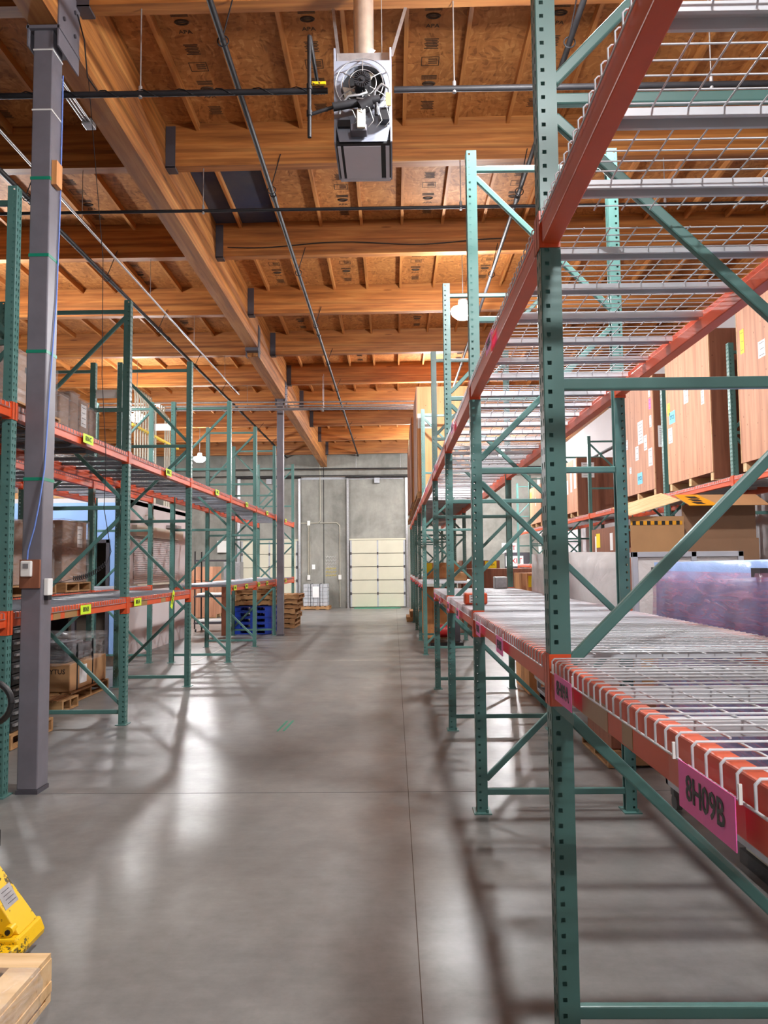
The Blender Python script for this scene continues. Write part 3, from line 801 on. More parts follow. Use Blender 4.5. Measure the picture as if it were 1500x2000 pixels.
# top draft hood
part(MB().box(hx0 + .02, hx1 - .02, hy0 + .05, hy1 - .05, hz1 - .09, hz1 - .005), 'draft_hood', M['galv'], ht)
part(MB().cyl((hc + .0, hy0 + .28, hz1 - .02), (hc, hy0 + .28, roofz(hc, 5.7) + .03), .078, 20).torus((hc, hy0 + .28, hz1 + .06), .08, .006, 'Z', 24, 6), 'flue_pipe', M['duct'], ht)
part(MB().bar((hc + .03, hy0 + .2, hz1 + .07), (hc + .07, hy0 + .23, hz1 + .15), .05, .001, (0, 1, 0)), 'flue_sticker', M['paper'], ht)
# bottom outlet with panel and dark slots
b = MB(); b.box(hx0 + .012, hx1 - .012, hy0 + .02, hy1, hz0 - .004, hz0 + .02); part(b, 'bottom_frame', M['heater_dark'], ht)
parts(MB().box(hx0 + .065, hx1 - .085, hy0 + .05, hy1 - .03, hz0 - .012, hz0 - .004).box(hx0 + .022, hx0 + .045, hy0 + .05, hy1 - .03, hz0 - .012, hz0 - .004).box(hx1 - .05, hx1 - .022, hy0 + .05, hy1 - .03, hz0 - .012, hz0 - .004).box(hx0 + .014, hx1 - .014, hy1 - .04, hy1, hz0 - .014, hz0 - .003), 'outlet_panel', M['heater_panel'], ht)
# gas train
gp = MB().cyl((hx0 - .17, hy0 - .10, 4.70), (hx0 - .17, hy0 - .10, 5.46), .015, 10).cyl((hx0 - .17, hy0 - .10, 4.87), (hx0 + .02, hy0 - .10, 4.93), .013, 10)
gp.tube([(hx0 - .17, hy0 - .10, 5.46), (hx0 - .17, hy0 - .04, 5.5), (hx0 - .17, 5.9, 5.5)], .015, 10)
for z in (5.08, 4.88): gp.cyl((hx0 - .17, hy0 - .10, z - .02), (hx0 - .17, hy0 - .10, z + .02), .021, 10)
gas = part(gp, 'gas_pipe', M['black'], ht)
part(MB().box(hx0 - .15, hx0 - .05, hy0 - .12, hy0 - .10, 5.088, 5.108), 'lever_handle', M['yellow'], gas, 'yellow lever handle')
gv = MB().cyl((hx0 + .0, hy0 - .10, 4.925), (hx1 - .09, hy0 - .07, 5.0), .03, 12).cyl((hc - .02, hy0 - .09, 4.92), (hc + .06, hy0 - .09, 4.965), .05, 14)
gv.box(hx1 - .09, hx1 - .02, hy0 - .08, hy0 - .01, 4.84, 4.93).cyl((hc + .1, hy0 - .1, 4.86), (hc + .1, hy0 - .1, 4.95), .014, 8)
gv.box(hx0 + .03, hx0 + .12, hy0 - .03, hy0 - .002, 4.82, 4.87)
parts(gv, 'gas_valve', M['black'], ht)
part(MB().box(hc - .04, hc + .02, hy0 - .12, hy0 - .02, 4.76, 4.9), 'control_module', M['beige'], ht, bevel=.004)
part(MB().box(hc - .09, hc + .03, hy0 - .1, hy0 - .01, 4.745, 4.80), 'regulator', M['steel_dark'], ht, bevel=.008)
hs = MB()
hs.tube([(hc + .02, hy0 - .05, fz - .06), (hc + .03, hy0 - .1, fz - .11), (hc - .02, hy0 - .12, fz - .14), (hc - .1, hy0 - .11, fz - .14), (hc - .15, hy0 - .1, fz - .19), (hc - .17, hy0 - .07, fz - .25)], .009, 8)
hs.tube([(hc + .08, hy0 - .06, fz - .16), (hc + .09, hy0 - .1, fz - .1), (hc + .14, hy0 - .11, fz - .055), (hc + .19, hy0 - .1, fz - .08), (hc + .2, hy0 - .08, fz - .16), (hc + .19, hy0 - .05, fz - .24)], .010, 8)
hs.tube([(hc - .04, hy0 - .11, fz - .16), (hc + .02, hy0 - .13, fz - .18), (hc + .03, hy0 - .12, fz - .23)], .007, 8)
parts(hs, 'flexible_conduit', M['galv'], ht)
ws = MB()
for k in range(5):
    x = hc - .1 + .06 * k; ws.tube([(x, hy0 - .05, 4.93), (x + .03, hy0 - .13, 4.88 + .01 * k), (x + .06, hy0 - .1, 4.82), (x + .02, hy0 - .05, 4.80)], .0025, 4)
part(ws, 'wiring', M['white_plastic'], ht)
part(MB().box(hx1 - .045, hx1 - .005, hy0 - .1, hy0 - .094, 4.93, 5.03), 'paper_ticket', M['card'], ht)
st = MB()
for x, dx in ((hx0 + .03, -.07), (hx1 - .0, .12)): st.bar((x, hy0 + .1, hz1), (x + dx, 5.9, 6.11), .025, .004, (0, 1, 0))
st.cyl((hc + .14, hy0 + .3, hz1), (hc + .14, hy0 + .3, roofz(hc, 5.7)), .004, 6)
parts(st, 'hanging_strap', M['galv'], ht)

# ------------------------------------------------------------------ pipes and conduits under the roof
def ring_hangers(mb, x, z, ys_, lean=.1):
    for y in ys_:
        mb.torus((x, y - .02, z), .045, .006, 'Y', 14, 5)
        mb.tube([(x, y - .02, z + .045), (x + lean, y - .02, roofz(x, y) - .40)], .006, 5)
def longpipe(x, z, r, label, name='sprinkler_pipe', lean=.1, mat='black', y1=YW - .02):
    t = thing(name, label, 'pipe', (x, 0, z))
    b = MB().cyl((x, YN + .02, z), (x, y1, z), r, 12)
    for k in range(5): y = 3.2 + 5.3 * k; b.cyl((x, y - .05, z), (x, y + .05, z), r * 1.35, 12)
    part(b, 'pipe_run', M[mat], t)
    hb = MB(); ring_hangers(hb, x, z, PY[3:13], lean); parts(hb, 'ring_hanger', M['black'], t)
longpipe(-1.33, 5.84, .026, 'dark sprinkler pipe running lengthwise left of the heater')
longpipe(-4.1, 5.80, .03, 'thick dark sprinkler pipe running lengthwise above left racks', lean=.14)
longpipe(1.45, 5.78, .024, 'dark pipe running lengthwise above the right-hand racks')
t = thing('roof_conduit', 'thin gray conduit running lengthwise beside the near column', 'conduit', (-3.5, 0, 5.55))
b = MB().cyl((-3.5, YN, 5.55), (-3.5, 17.3, 5.55), .014, 8); part(b, 'pipe_run', M['galv'], t)
b = MB()
for y in PY[3:10]: b.cyl((-3.5, y + .06, 5.55), (-3.5, y + .06, roofz(-3.5, y) - .502), .004, 5)
parts(b, 'hanging_rod', M['galv'], t)
def crosspipe(y, z, r, label, rods, x0=XL_W + .02, x1=XR_W - .02, gap=None):
    t = thing('cross_pipe', label, 'pipe', (0, y, z)); b = MB()
    if gap: b.cyl((x0, y, z), (gap[0], y, z), r, 12).cyl((gap[1], y, z), (x1, y, z), r, 12)
    else: b.cyl((x0, y, z), (x1, y, z), r, 12)
    part(b, 'pipe_run', M['black'], t)
    hb = MB()
    for x in rods: hb.cyl((x, y, z), (x, y, roofz(x, y) - .49), .006, 6).cyl((x, y, z - .035), (x, y, z + .06), .016, 8)
    parts(hb, 'rod_hanger', M['galv'], t)
    return t
cp1 = crosspipe(5.96, 5.46, .024, 'dark crossing pipe level with the unit heater', (-2.02, .53, 2.6), gap=(hx0 - .09, hx1 + .02))
b = MB()
for k in range(70):
    x = -4 + k * .05; b.tube([(x, 5.96 + .028 * math.cos(k), 5.465 + .028 * math.sin(k)), (x + .05, 5.96 + .028 * math.cos(k + 1), 5.465 + .028 * math.sin(k + 1))], .005, 4)
part(b, 'lashed_cable', M['rubber'], cp1)
crosspipe(8.42, 5.65, .018, 'thin crossing pipe below the second purlin line', (-2.12, .80, 3.1))
t = thing('wall_pipe', 'dark pipe crossing high in front of end wall', 'pipe', (0, YW - .4, 5.12))
part(MB().cyl((-9, YW - .4, 5.30), (5.9, YW - .4, 5.30), .022, 10).cyl((-9, YW - .3, 5.05), (5.9, YW - .3, 5.05), .018, 10), 'pipe_run', M['black'], t)
parts(MB().cyl((-4.3, YW - .4, 5.30), (-4.3, YW - .4, 5.85), .01, 6).cyl((-1.4, YW - .4, 5.3), (-1.4, YW - .4, 5.85), .01, 6).cyl((.3, YW - .4, 5.3), (.3, YW - .4, 5.85), .01, 6), 'rod_hanger', M['galv'], t)
t = thing('conduit_rack', 'bundle of pale conduits crossing below purlins behind left racks', 'conduit', (0, 17.4, 5.25))
for z, y in ((5.40, 17.4), (5.33, 17.45), (5.26, 17.4), (5.24, 17.48)):
    part(MB().cyl((-7.0, y, z), (5.9, y, z - .06), .018, 8), 'pipe_run', M['galv'], t)
parts(MB().box(-3.9, -3.86, 17.3, 17.55, 5.2, 5.22).box(-1.62, -1.58, 17.3, 17.55, 5.18, 5.2).cyl((-1.6, 17.5, 5.2), (-1.6, 17.5, 6.0), .006, 6).cyl((-1.56, 17.3, 5.2), (-1.56, 17.3, 6.0), .006, 6), 'trapeze_hanger', M['galv'], t)
# conduits rising from the office roof
t = thing('riser_conduits', 'cluster of pale conduits rising from the office roof', 'conduit', (-5.05, 15.8, 2.9))
for k in range(12):
    y = 14.55 + .16 * k + (.5 if k > 8 else 0)
    part(MB().tube([(-4.95, y, 2.88), (-4.95, y, 4.9), (-4.98 - .01 * k, y + .05, 5.05), (-5.1, y + .15, 5.2), (-5.3, min(y + .4, 17.35), 5.26)], .018, 6), 'riser', M['conduit'], t)
part(MB().box(-4.99, -4.93, 14.4, 17.5, 4.32, 4.36), 'strut_channel', M['yellow_tag'], t, 'yellow strut channel')

t = thing('junction_box', 'gray junction box with conduits under the main girder', 'junction box', (-2.80, 6.9, 5.78))
part(MB().box(-2.86, -2.765, 6.82, 6.94, 5.74, 5.80), 'box', M['galv'], t, bevel=.006)
for k in range(3): part(MB().cyl((-2.845 + .03 * k, 6.0, 5.765), (-2.845 + .03 * k, 6.82, 5.765), .011, 8), 'pipe_run', M['galv'], t)
pts = []
for k in range(60):
    x = -6 + .13 * k; pts.append((x, 10.795, roofz(x, 10.8) - .36 + .03 * math.sin(k * .35) - .0 * x))
solo(MB().tube([p for p in pts if p[0] > -2.45], .008, 5), 'roof_cable', M['rubber'], 'dark cable sagging along the third purlin line, right side', 'cable')
pts = [(-2.56 + .004 * k, 5.93 + .02 * k, 6.05 - .12 * k + .01 * k * k) for k in range(6)]
solo(MB().tube([(-2.52, 5.9, 6.1), (-2.47, 5.92, 5.9), (-2.45, 5.95, 5.6), (-2.38, 5.98, 5.5)], .006, 5), 'roof_cable', M['rubber'], 'loose dark cable beside top of the near column', 'cable')

# ------------------------------------------------------------------ end wall conduits
t = thing('wall_conduit', 'pale conduit loop with two outlets between the dock doors', 'conduit', (-2.5, YW, 2.5))
yy = YW - .03
part(MB().tube([(-2.81, yy, 5.6), (-2.81, yy, 3.35), (-2.89, yy, 3.25), (-3.6, yy, 3.25)], .018, 6).tube([(-2.81, yy, 3.25), (-2.16, yy, 3.25), (-2.06, yy, 3.15), (-2.06, yy, .05)], .018, 6).cyl((-3.27, yy, 3.25), (-3.27, yy, 1.2), .018, 6).cyl((-3.21, yy, 3.25), (-3.21, yy, 1.2), .014, 6), 'pipe_run', M['conduit'], t)
for x, z in ((-3.25, 3.25), (-3.25, 1.17), (-2.06, 1.17)):
    part(MB().box(x - .055, x + .055, YW - .07, YW - .003, z - .09, z + .09), 'outlet_box', M['white_plastic'], t)
t = solo(MB().cyl((-5.98, YW - .06, 0), (-5.98, YW - .06, 5.0), .05, 10), 'downpipe', M['galv'], 'gray vertical pipe left of the far-left dock door', 'pipe')
solo(MB().cyl((5.6, YW - .12, 0), (5.6, YW - .12, 4.9), .07, 12), 'downpipe', M['white_plastic'], 'white vertical pipe in the far right corner', 'pipe')
solo(MB().tube([(5.95, 24, 4.75), (5.95, 20.2, 4.75), (5.95, 20.0, 4.7), (5.95, 20.0, 3.4)], .03, 8), 'wall_pipe', M['black'], 'black bent pipe high on the white right wall', 'pipe')
solo(MB().cyl((5.95, 19.6, 3.2), (5.95, 19.6, 5.9), .02, 8), 'wall_pipe', M['galv'], 'thin gray pipe hanging on the white right wall', 'pipe')

# ------------------------------------------------------------------ office block (left)
OZ = 2.78; OX = -4.8; OY = 13.6; OY1 = 17.7
b = MB(); dx0, dx1, dz = -6.25, -5.05, 2.12
b.box(-12.9, dx0, OY, OY + .12, 0, OZ).box(dx1, OX, OY, OY + .12, 0, OZ).box(dx0, dx1, OY, OY + .12, dz, OZ)
struct(b, 'wall_office', M['blue_wall'], 'light blue office front wall with a dark doorway')
b = MB(); b.box(dx0, dx0 + .06, OY - .02, OY + .14, 0, dz).box(dx1 - .06, dx1, OY - .02, OY + .14, 0, dz).box(dx0, dx1, OY - .02, OY + .14, dz - .06, dz)
t = thing('door_4', 'dark framed doorway in the light blue office wall', 'door', (-5.65, OY, 0)); t['kind'] = 'structure'
part(b, 'door_frame', M['steel_dark'], t)
part(MB().box(-5.72, -5.66, OY + .02, OY + .1, 0, dz - .06), 'mullion', M['steel_dark'], t)
part(MB().box(dx0 + .06, dx1 - .06, OY + 1.0, OY + 1.03, 0, dz), 'inner_partition', M['dusk'], t)  # darkness of the passage is put into this partition's colour
b = MB(); b.box(OX - .12, OX, OY + .121, OY1, 0, 2.9); ow = struct(b, 'wall_office_side', M['office_white'], 'white office side wall with a roll-up shutter')
b = MB()
for k in range(22): b.box(OX + .002, OX + .018, 14.1, 17.0, 1.32 + k * .04, 1.352 + k * .04)
part(b, 'roller_shutter', M['office_white'], ow); part(MB().box(OX, OX + .10, 14.0, 17.1, 2.2, 2.4), 'shutter_box', M['beige'], ow); part(MB().box(OX, OX + .12, 14.0, 17.1, 1.27, 1.31), 'shutter_sill', M['beige'], ow)
struct(MB().box(-12.9, OX, OY, OY1, OZ, OZ + .08), 'ceiling_office', M['white_wall'], 'flat roof of the office block')
struct(MB().box(-12.9, OX - .12, OY1 - .12, OY1, 0, OZ), 'wall_office_rear', M['white_wall'], 'white rear wall of the office block')
t = thing('flood_lamp', 'small beige bell lamp on the white office wall', 'lamp', (OX + .1, 14.75, 2.6))
part(MB().lathe([(.03, .16), (.04, .1), (.08, .03), (.10, 0)], (OX + .13, 14.75, 2.5), 14), 'bell_shade', M['beige'], t)
part(MB().bar((OX, 14.75, 2.62), (OX + .13, 14.75, 2.64), .02, .02), 'arm', M['beige'], t)
t = thing('wall_fixture', 'small gray fixture with dangling cord on office wall', 'fixture', (OX + .1, 16.3, 2.5))
part(MB().box(OX, OX + .22, 16.15, 16.5, 2.44, 2.5), 'tray', M['galv'], t); part(MB().tube([(OX + .1, 16.3, 2.44), (OX + .1, 16.32, 1.6), (OX + .05, 16.2, 1.2), (OX + .06, 16.35, 1.1)], .008, 5), 'cord', M['black'], t)

# ------------------------------------------------------------------ pallets, cartons, crates
def pallet(x0, x1, y0, y1, z, label, group=None, mat='pallet', h=.13, nb=6):
    t = thing('pallet', label, 'pallet', ((x0 + x1) / 2, (y0 + y1) / 2, z), group)
    st_ = MB(); 
    for yy in (y0, (y0 + y1) / 2 - .02, y1 - .04): st_.box(x0, x1, yy, yy + .04, z + .018, z + h - .018)
    parts(st_, 'stringer', M[mat], t)
    b = MB(); w = (x1 - x0) / (nb * 1.35 - .35)
    for k in range(nb): xx = x0 + k * w * 1.35; b.box(xx, xx + w, y0, y1, z + h - .018, z + h)
    part(b, 'top_boards', M[mat], t)
    b = MB()
    for k in (0, nb // 2, nb - 1): xx = x0 + k * w * 1.35; b.box(xx, xx + w, y0, y1, z, z + .018)
    part(b, 'bottom_boards', M[mat], t)
    return t
def paper(t, face, u, z, w, h, at, mat='paper', name='paper_label', text=None, lines=0):
    """stick a thin label on a face: face '-X' at x=at (u=y) or '-Y' at y=at (u=x) or '+X'"""
    e = .003
    if face == '-X': b = MB().box(at - e, at - .0005, u - w / 2, u + w / 2, z - h / 2, z + h / 2); P = lambda du, dz_: (at - e - .001, u + du, z + dz_)
    elif face == '+X': b = MB().box(at + .0005, at + e, u - w / 2, u + w / 2, z - h / 2, z + h / 2); P = lambda du, dz_: (at + e + .001, u + du, z + dz_)
    else: b = MB().box(u - w / 2, u + w / 2, at - e, at - .0005, z - h / 2, z + h / 2); P = lambda du, dz_: (u + du, at - e - .001, z + dz_)
    o = part(b, name, M[mat], t)
    if lines:
        lb = MB()
        for k in range(lines):
            zz = h * (.36 - .72 * k / max(1, lines - 1)); a = P(-w * .36, zz); c = P(w * (.36 - .18 * (k % 3 == 1)), zz)
            lb.bar(a, c, .006, .0008, (1, 0, 0) if face != '-Y' else (0, 1, 0))
        part(lb, 'print_lines', M['ink'], o)
    if text: letters(text, h * .45, M['ink'], P(0, 0), face, o, sx=.9)
    return o
def crate(x0, x1, y0, y1, z0, z1, label, face_mat, side_mat, group=None, skids=True):
    t = thing('wooden_crate', label, 'crate', ((x0 + x1) / 2, (y0 + y1) / 2, z0), group)
    zb = z0 + (.11 if skids else 0)
    part(MB().box(x0, x0 + .015, y0 + .002, y1 - .002, zb, z1), 'aisle_panel', M[face_mat], t)
    part(MB().box(x0 + .015, x1, y0, y0 + .015, zb - (.09 if skids else 0), z1 - .004), 'end_panel', M[side_mat], t)
    part(MB().box(x0 + .016, x1, y0 + .016, y1, zb, z1 - .002), 'body', M[side_mat], t)
    b = MB()
    for yy in (y0 + .0, y1 - .012): b.box(x0 - .003, x0, yy, yy + .012, zb, z1)
    parts(b, 'edge_strip', M['pine'], t)
    if skids:
        b = MB()
        for yy in (y0 + .02, (y0 + y1) / 2 - .045, y1 - .11): b.box(x0 + .01, x1, yy, yy + .09, z0, zb)
        parts(b, 'skid', M['pine'], t)
    return t
def carton(x0, x1, y0, y1, z0, z1, label, mat='card', group=None, seam=True, name='carton'):
    t = thing(name, label, 'carton', ((x0 + x1) / 2, (y0 + y1) / 2, z0), group)
    part(MB().box(x0, x1, y0, y1, z0, z1), 'body', M[mat], t, bevel=.012)
    if seam: part(MB().box((x0 + x1) / 2 - .03, (x0 + x1) / 2 + .03, y0 - .001, y1 + .001, z1 - .07, z1 + .001), 'tape_strip', M['tape_brown'], t)
    return t
def wrapshell(x0, x1, y0, y1, z0, z1, parent, mat='wrap', name='stretch_wrap', amp=.012, n=10):
    """a slightly crumpled skin around a load"""
    b = MB(); rnd = random.Random(hash((round(x0, 2), round(y0, 2))) & 255)
    per = [(x0 + (x1 - x0) * k / n, y0) for k in range(n)] + [(x1, y0 + (y1 - y0) * k / n) for k in range(n)] + [(x1 - (x1 - x0) * k / n, y1) for k in range(n)] + [(x0, y1 - (y1 - y0) * k / n) for k in range(n)]
    m = 8; vs = []; L_ = len(per); cx, cy = (x0 + x1) / 2, (y0 + y1) / 2
    for j in range(m + 1):
        for (x, y) in per:
            d = rnd.uniform(0, amp); sx_ = 1 if x > cx else -1; sy_ = 1 if y > cy else -1
            vs.append((x + sx_ * d, y + sy_ * d, z0 + (z1 - z0) * j / m))
    fs = [(j * L_ + k, j * L_ + (k + 1) % L_, (j + 1) * L_ + (k + 1) % L_, (j + 1) * L_ + k) for j in range(m) for k in range(L_)]
    top = len(vs); vs.append((cx, cy, z1 + amp)); fs += [(m * L_ + k, m * L_ + (k + 1) % L_, top) for k in range(L_)]
    b.add(vs, fs, True); return part(b, name, M[mat], parent)

# ---- big crates on the rack along the white wall
SG = 'tall plywood crates on the wall rack'
c3 = crate(4.36, 5.36, 7.6, 9.57, 2.735, 4.83, 'tall plywood crate cut by right edge, yellow sticker', 'ply', 'ply_dark', SG)
c2 = crate(4.36, 5.36, 10.42, 12.1, 2.735, 4.84, 'tall plywood crate with a blue sticker and five labels', 'ply', 'ply_dark', SG)
c1 = crate(4.36, 5.36, 12.72, 14.6, 2.735, 4.78, 'tall plywood crate covered with many white papers', 'ply', 'ply_dark', SG)
c0 = crate(4.36, 5.36, 18.1, 19.6, 2.735, 4.12, 'shorter plywood crate with white tapes, behind the near post', 'ply', 'ply_dark', SG)
cx_ = crate(4.36, 5.36, 22.6, 24.4, 2.735, 3.98, 'small-looking far plywood crate with a yellow tag', 'ply', 'ply_dark', SG)
paper(cx_, '-X', 24.2, 3.75, .2, .22, 4.36, 'yellow_tag'); paper(cx_, '-X', 23.4, 3.5, .1, .25, 4.36)
for u, z, w, h, m_ in ((9.42, 4.35, .1, .3, 'yellow_tag'), (8.93, 4.12, .17, .2, 'paper')): paper(c3, '-X', u, z, w, h, 4.36, m_, lines=3)
for u, z, w, h, m_, tx in ((12.0, 4.02, .1, .2, 'yellow_tag', None), (11.86, 3.87, .25, .19, 'cyan_tag', 'STCS'), (11.96, 3.6, .17, .24, 'paper', None), (11.28, 4.08, .17, .22, 'paper', None), (10.68, 3.93, .1, .2, 'paper', None)):
    paper(c2, '-X', u, z, w, h, 4.36, m_, text=tx, lines=0 if tx else 3)
for u, z, w, h, m_, tx in ((14.2, 3.8, .13, .18, 'paper', None), (14.42, 3.56, .1, .2, 'yellow_tag', None), (13.4, 3.9, .28, .4, 'paper', None), (13.62, 3.56, .18, .25, 'paper', None), (13.15, 3.68, .16, .26, 'paper', None), (12.92, 3.4, .2, .3, 'paper', None),
                         (12.86, 4.0, .1, .2, 'paper', None), (12.87, 4.3, .1, .18, 'pink', None), (13.5, 3.1, .26, .2, 'cyan_tag', 'STCS'), (14.02, 3.3, .1, .12, 'paper', None), (12.88, 4.5, .1, .16, 'paper', None)):
    paper(c1, '-X', u, z, w, h, 4.36, m_, text=tx, lines=0 if tx else (6 if h > .35 else 3))
paper(c1, '-Y', 4.52, 3.72, .18, .36, 12.72, lines=9); paper(c0, '-Y', 4.62, 3.82, .3, .36, 18.1, lines=6)
for u, z, w, h in ((18.3, 3.75, .2, .7), (18.7, 3.6, .16, .5), (19.1, 3.5, .14, .35)): paper(c0, '-X', u, z, w, h, 4.36)
lc = crate(4.42, 5.3, 15.0, 17.1, .005, 2.35, 'brown crate on the floor under the wall rack, yellow label', 'ply_dark', 'ply_dark', None)
lc2 = crate(4.42, 5.3, 12.55, 14.6, .005, 1.9, 'brown crate on the floor behind the open cardboard box', 'ply_dark', 'ply_dark', None)
for u, z, w, h, m_ in ((16.6, 2.1, .3, .3, 'yellow_tag'), (15.6, 2.05, .2, .35, 'paper'), (16.8, 2.0, .1, .4, 'paper')): paper(lc, '-X', u, z, w, h, 4.42, m_)

# ---- plywood crates on the right-hand row, far end
RG = 'plywood crates high on the far right-hand row'
ra = crate(.46, 1.54, 14.3, 16.4, 2.99, 4.98, 'honey plywood crate with white paper, high on right row', 'ply_dark', 'ply_orange', RG, skids=False)
paper(ra, '-Y', .66, 4.32, .36, .28, 14.3, lines=3)
rb = crate(.42, 1.5, 16.85, 19.0, 2.99, 4.9, 'second honey plywood crate behind the papered one', 'ply_dark', 'ply_orange', RG, skids=False)
rc = crate(.42, 1.5, 19.4, 21.4, 2.99, 4.8, 'third honey plywood crate high on the right row', 'ply_dark', 'ply_orange', RG, skids=False)
for (y0, y1, nm) in ((14.3, 16.4, 'papered'), (16.85, 19.0, 'second'), (19.4, 21.4, 'third')):
    pallet(.46, 1.5, y0, y1, 2.862, 'wooden pallet under the %s crate on right row' % nm, 'pallets under the high right crates', h=.125)
pallet(.46, 1.5, 21.9, 23.9, 2.862, 'empty wooden pallet farthest along the upper right row', 'pallets under the high right crates', h=.125)

# ---- things around the far right
cb1 = carton(.7, 1.45, 17.0, 18.6, 1.312, 1.66, 'honey carton with yellow tag on far right lower shelf', 'ply_orange', seam=False); paper(cb1, '-Y', .78, 1.55, .14, .2, 17.0, 'yellow_tag')
crate(.62, 1.4, 16.9, 18.3, .005, 1.1, 'honey plywood crate on the floor under far right shelf', 'ply_orange', 'ply_orange', None)
carton(1.1, 1.4, 14.7, 15.2, 1.312, 1.47, 'small pinkish carton on the far right lower shelf', 'card')
pallet(.36, 1.3, 21.9, 23.2, .005, 'dark wooden pallet on the floor at far right posts')
carton(.45, 1.2, 22.0, 23.1, .138, .30, 'low brown carton on the pallet at far right posts', 'card')
crate(1.75, 3.9, 20.0, 21.0, .005, 1.50, 'long dark brown crate standing beyond the right racks', 'ply_dark', 'ply_dark')
bx = crate(1.9, 2.95, 21.4, 22.4, .005, 1.72, 'dark crate with yellow sign behind the long crate', 'ply_dark', 'ply_dark')
paper(bx, '-Y', 2.7, 1.6, .32, .2, 21.4, 'yellow_tag', text='OPEN'); 
fx = crate(1.66, 2.05, 9.6, 10.6, .005, 1.5, 'plywood crate with yellow tag and label behind near shelf', 'ply_orange', 'ply_orange', skids=False)
paper(fx, '-Y', 1.71, 1.4, .07, .14, 9.6, 'yellow_tag'); paper(fx, '-Y', 1.96, 1.35, .06, .24, 9.6, lines=7); paper(fx, '-Y', 1.81, 1.4, .05, .22, 9.6, 'white_plastic')
carton(1.28, 1.44, 9.75, 9.95, 1.312, 1.46, 'small gray tote at far end of the lower shelf', 'galv', seam=False, name='tote')
ob = carton(.545, .72, 5.94, 6.06, 1.312, 1.40, 'orange carton with white label behind second right post', 'orange', seam=False)
paper(ob, '-Y', .615, 1.355, .07, .06, 5.94, lines=3)
# motor unit seen low under the far right shelf
t = thing('floor_pump', 'dark red pump unit on floor beneath far right shelf', 'pump', (1.0, 15.4, 0))
part(MB().box(.7, 1.35, 15.1, 15.7, .005, .1), 'base', M['rubber'], t); part(MB().cyl((.8, 15.4, .3), (1.1, 15.4, .3), .13, 16), 'motor', M['red'], t); part(MB().box(1.1, 1.3, 15.25, 15.55, .1, .5), 'gearbox', M['steel_dark'], t, bevel=.01)
part(MB().tube([(1.2, 15.4, .5), (1.2, 15.4, .8), (.95, 15.4, .85)], .04, 8), 'outlet_pipe', M['galv'], t)

# ---- wrapped machines in the aisle beyond the near shelf
def machine(x0, x1, y0, y1, z0, z1, label, panels):
    t = thing('wrapped_machine', label, 'machine', ((x0 + x1) / 2, (y0 + y1) / 2, 0))
    b = MB()
    for x in (x0, x1 - .04):
        for y in (y0, y1 - .04): b.box(x, x + .04, y, y + .04, z0, z1)
    for z in (z0, z1 - .04, (z0 + z1) / 2):
        for y in (y0, y1 - .04): b.box(x0, x1, y, y + .04, z, z + .04)
        for x in (x0, x1 - .04): b.box(x, x + .04, y0, y1, z, z + .04)
    part(b, 'profile_frame', M['alu'], t, bevel=.004)
    for x in (x0 + .05, x1 - .05):
        for y in (y0 + .06, y1 - .06):
            c = MB().cyl((x - .02, y, .055), (x + .02, y, .055), .05, 16).box(x - .03, x + .03, y - .03, y + .03, .1, z0)
            parts(c, 'caster', M['rubber'], t)
    for (a, z_a, z_b, mt, nm) in panels:
        wrapshell(x0 - a, x1 + a, y0 - a, y1 + a, z_a, z_b, t, mt, nm)
    return t
m1 = machine(1.79, 2.62, 3.72, 5.22, .16, 1.60, 'machine under blue sheeting wrapped with pink film', [(.012, .5, 1.622, 'wrap_blue', 'blue_sheet'), (.03, .3, 1.565, 'wrap_pink', 'pink_wrap')])
for y in (3.70, 5.16): part(MB().box(1.75, 1.79, y, y + .09, 1.545, 1.59), 'end_cap', M['steel_dark'], m1)
part(MB().box(1.9, 2.5, 4.4, 5.1, .3, .9), 'inner_cabinet', M['blue_plastic'], m1)
part(MB().box(1.88, 2.5, 3.80, 4.27, .075, .62), 'pedestal', M['beige'], m1, 'beige pedestal panel', .006)
part(MB().box(1.86, 2.52, 3.78, 4.30, .0, .075), 'pedestal_base', M['rubber'], m1)
m3 = machine(1.64, 2.25, 7.7, 9.0, .16, 1.70, 'machine under pale gray plastic sheeting behind near post', [(.02, .3, 1.73, 'wrap_gray', 'gray_sheet')])
t = thing('equipment_cabinet', 'aluminium framed cabinet with clear panels behind pink machine', 'cabinet', (2.85, 7.3, 0))
b = MB(); x0, x1, y0, y1 = 2.20, 3.22, 7.1, 7.6
for x in (x0, 2.74, x1 - .05):
    for y in (y0, y1 - .05): b.box(x, x + .05, y, y + .05, .1, 1.72)
for z in (.1, .9, 1.67):
    for y in (y0, y1 - .05): b.box(x0, x1, y, y + .05, z, z + .05)
part(b, 'profile_frame', M['alu'], t, bevel=.004)
part(MB().box(x0 + .05, x1 - .05, y0 + .02, y0 + .026, .95, 1.67), 'clear_panel', M['wrap_gray'], t)
part(MB().box(x0 + .05, x1 - .05, y0 + .02, y1 - .06, .15, .9), 'lower_body', M['card'], t)
part(MB().box(x0, x1, y0, y1, .0, .1), 'plinth', M['rubber'], t)
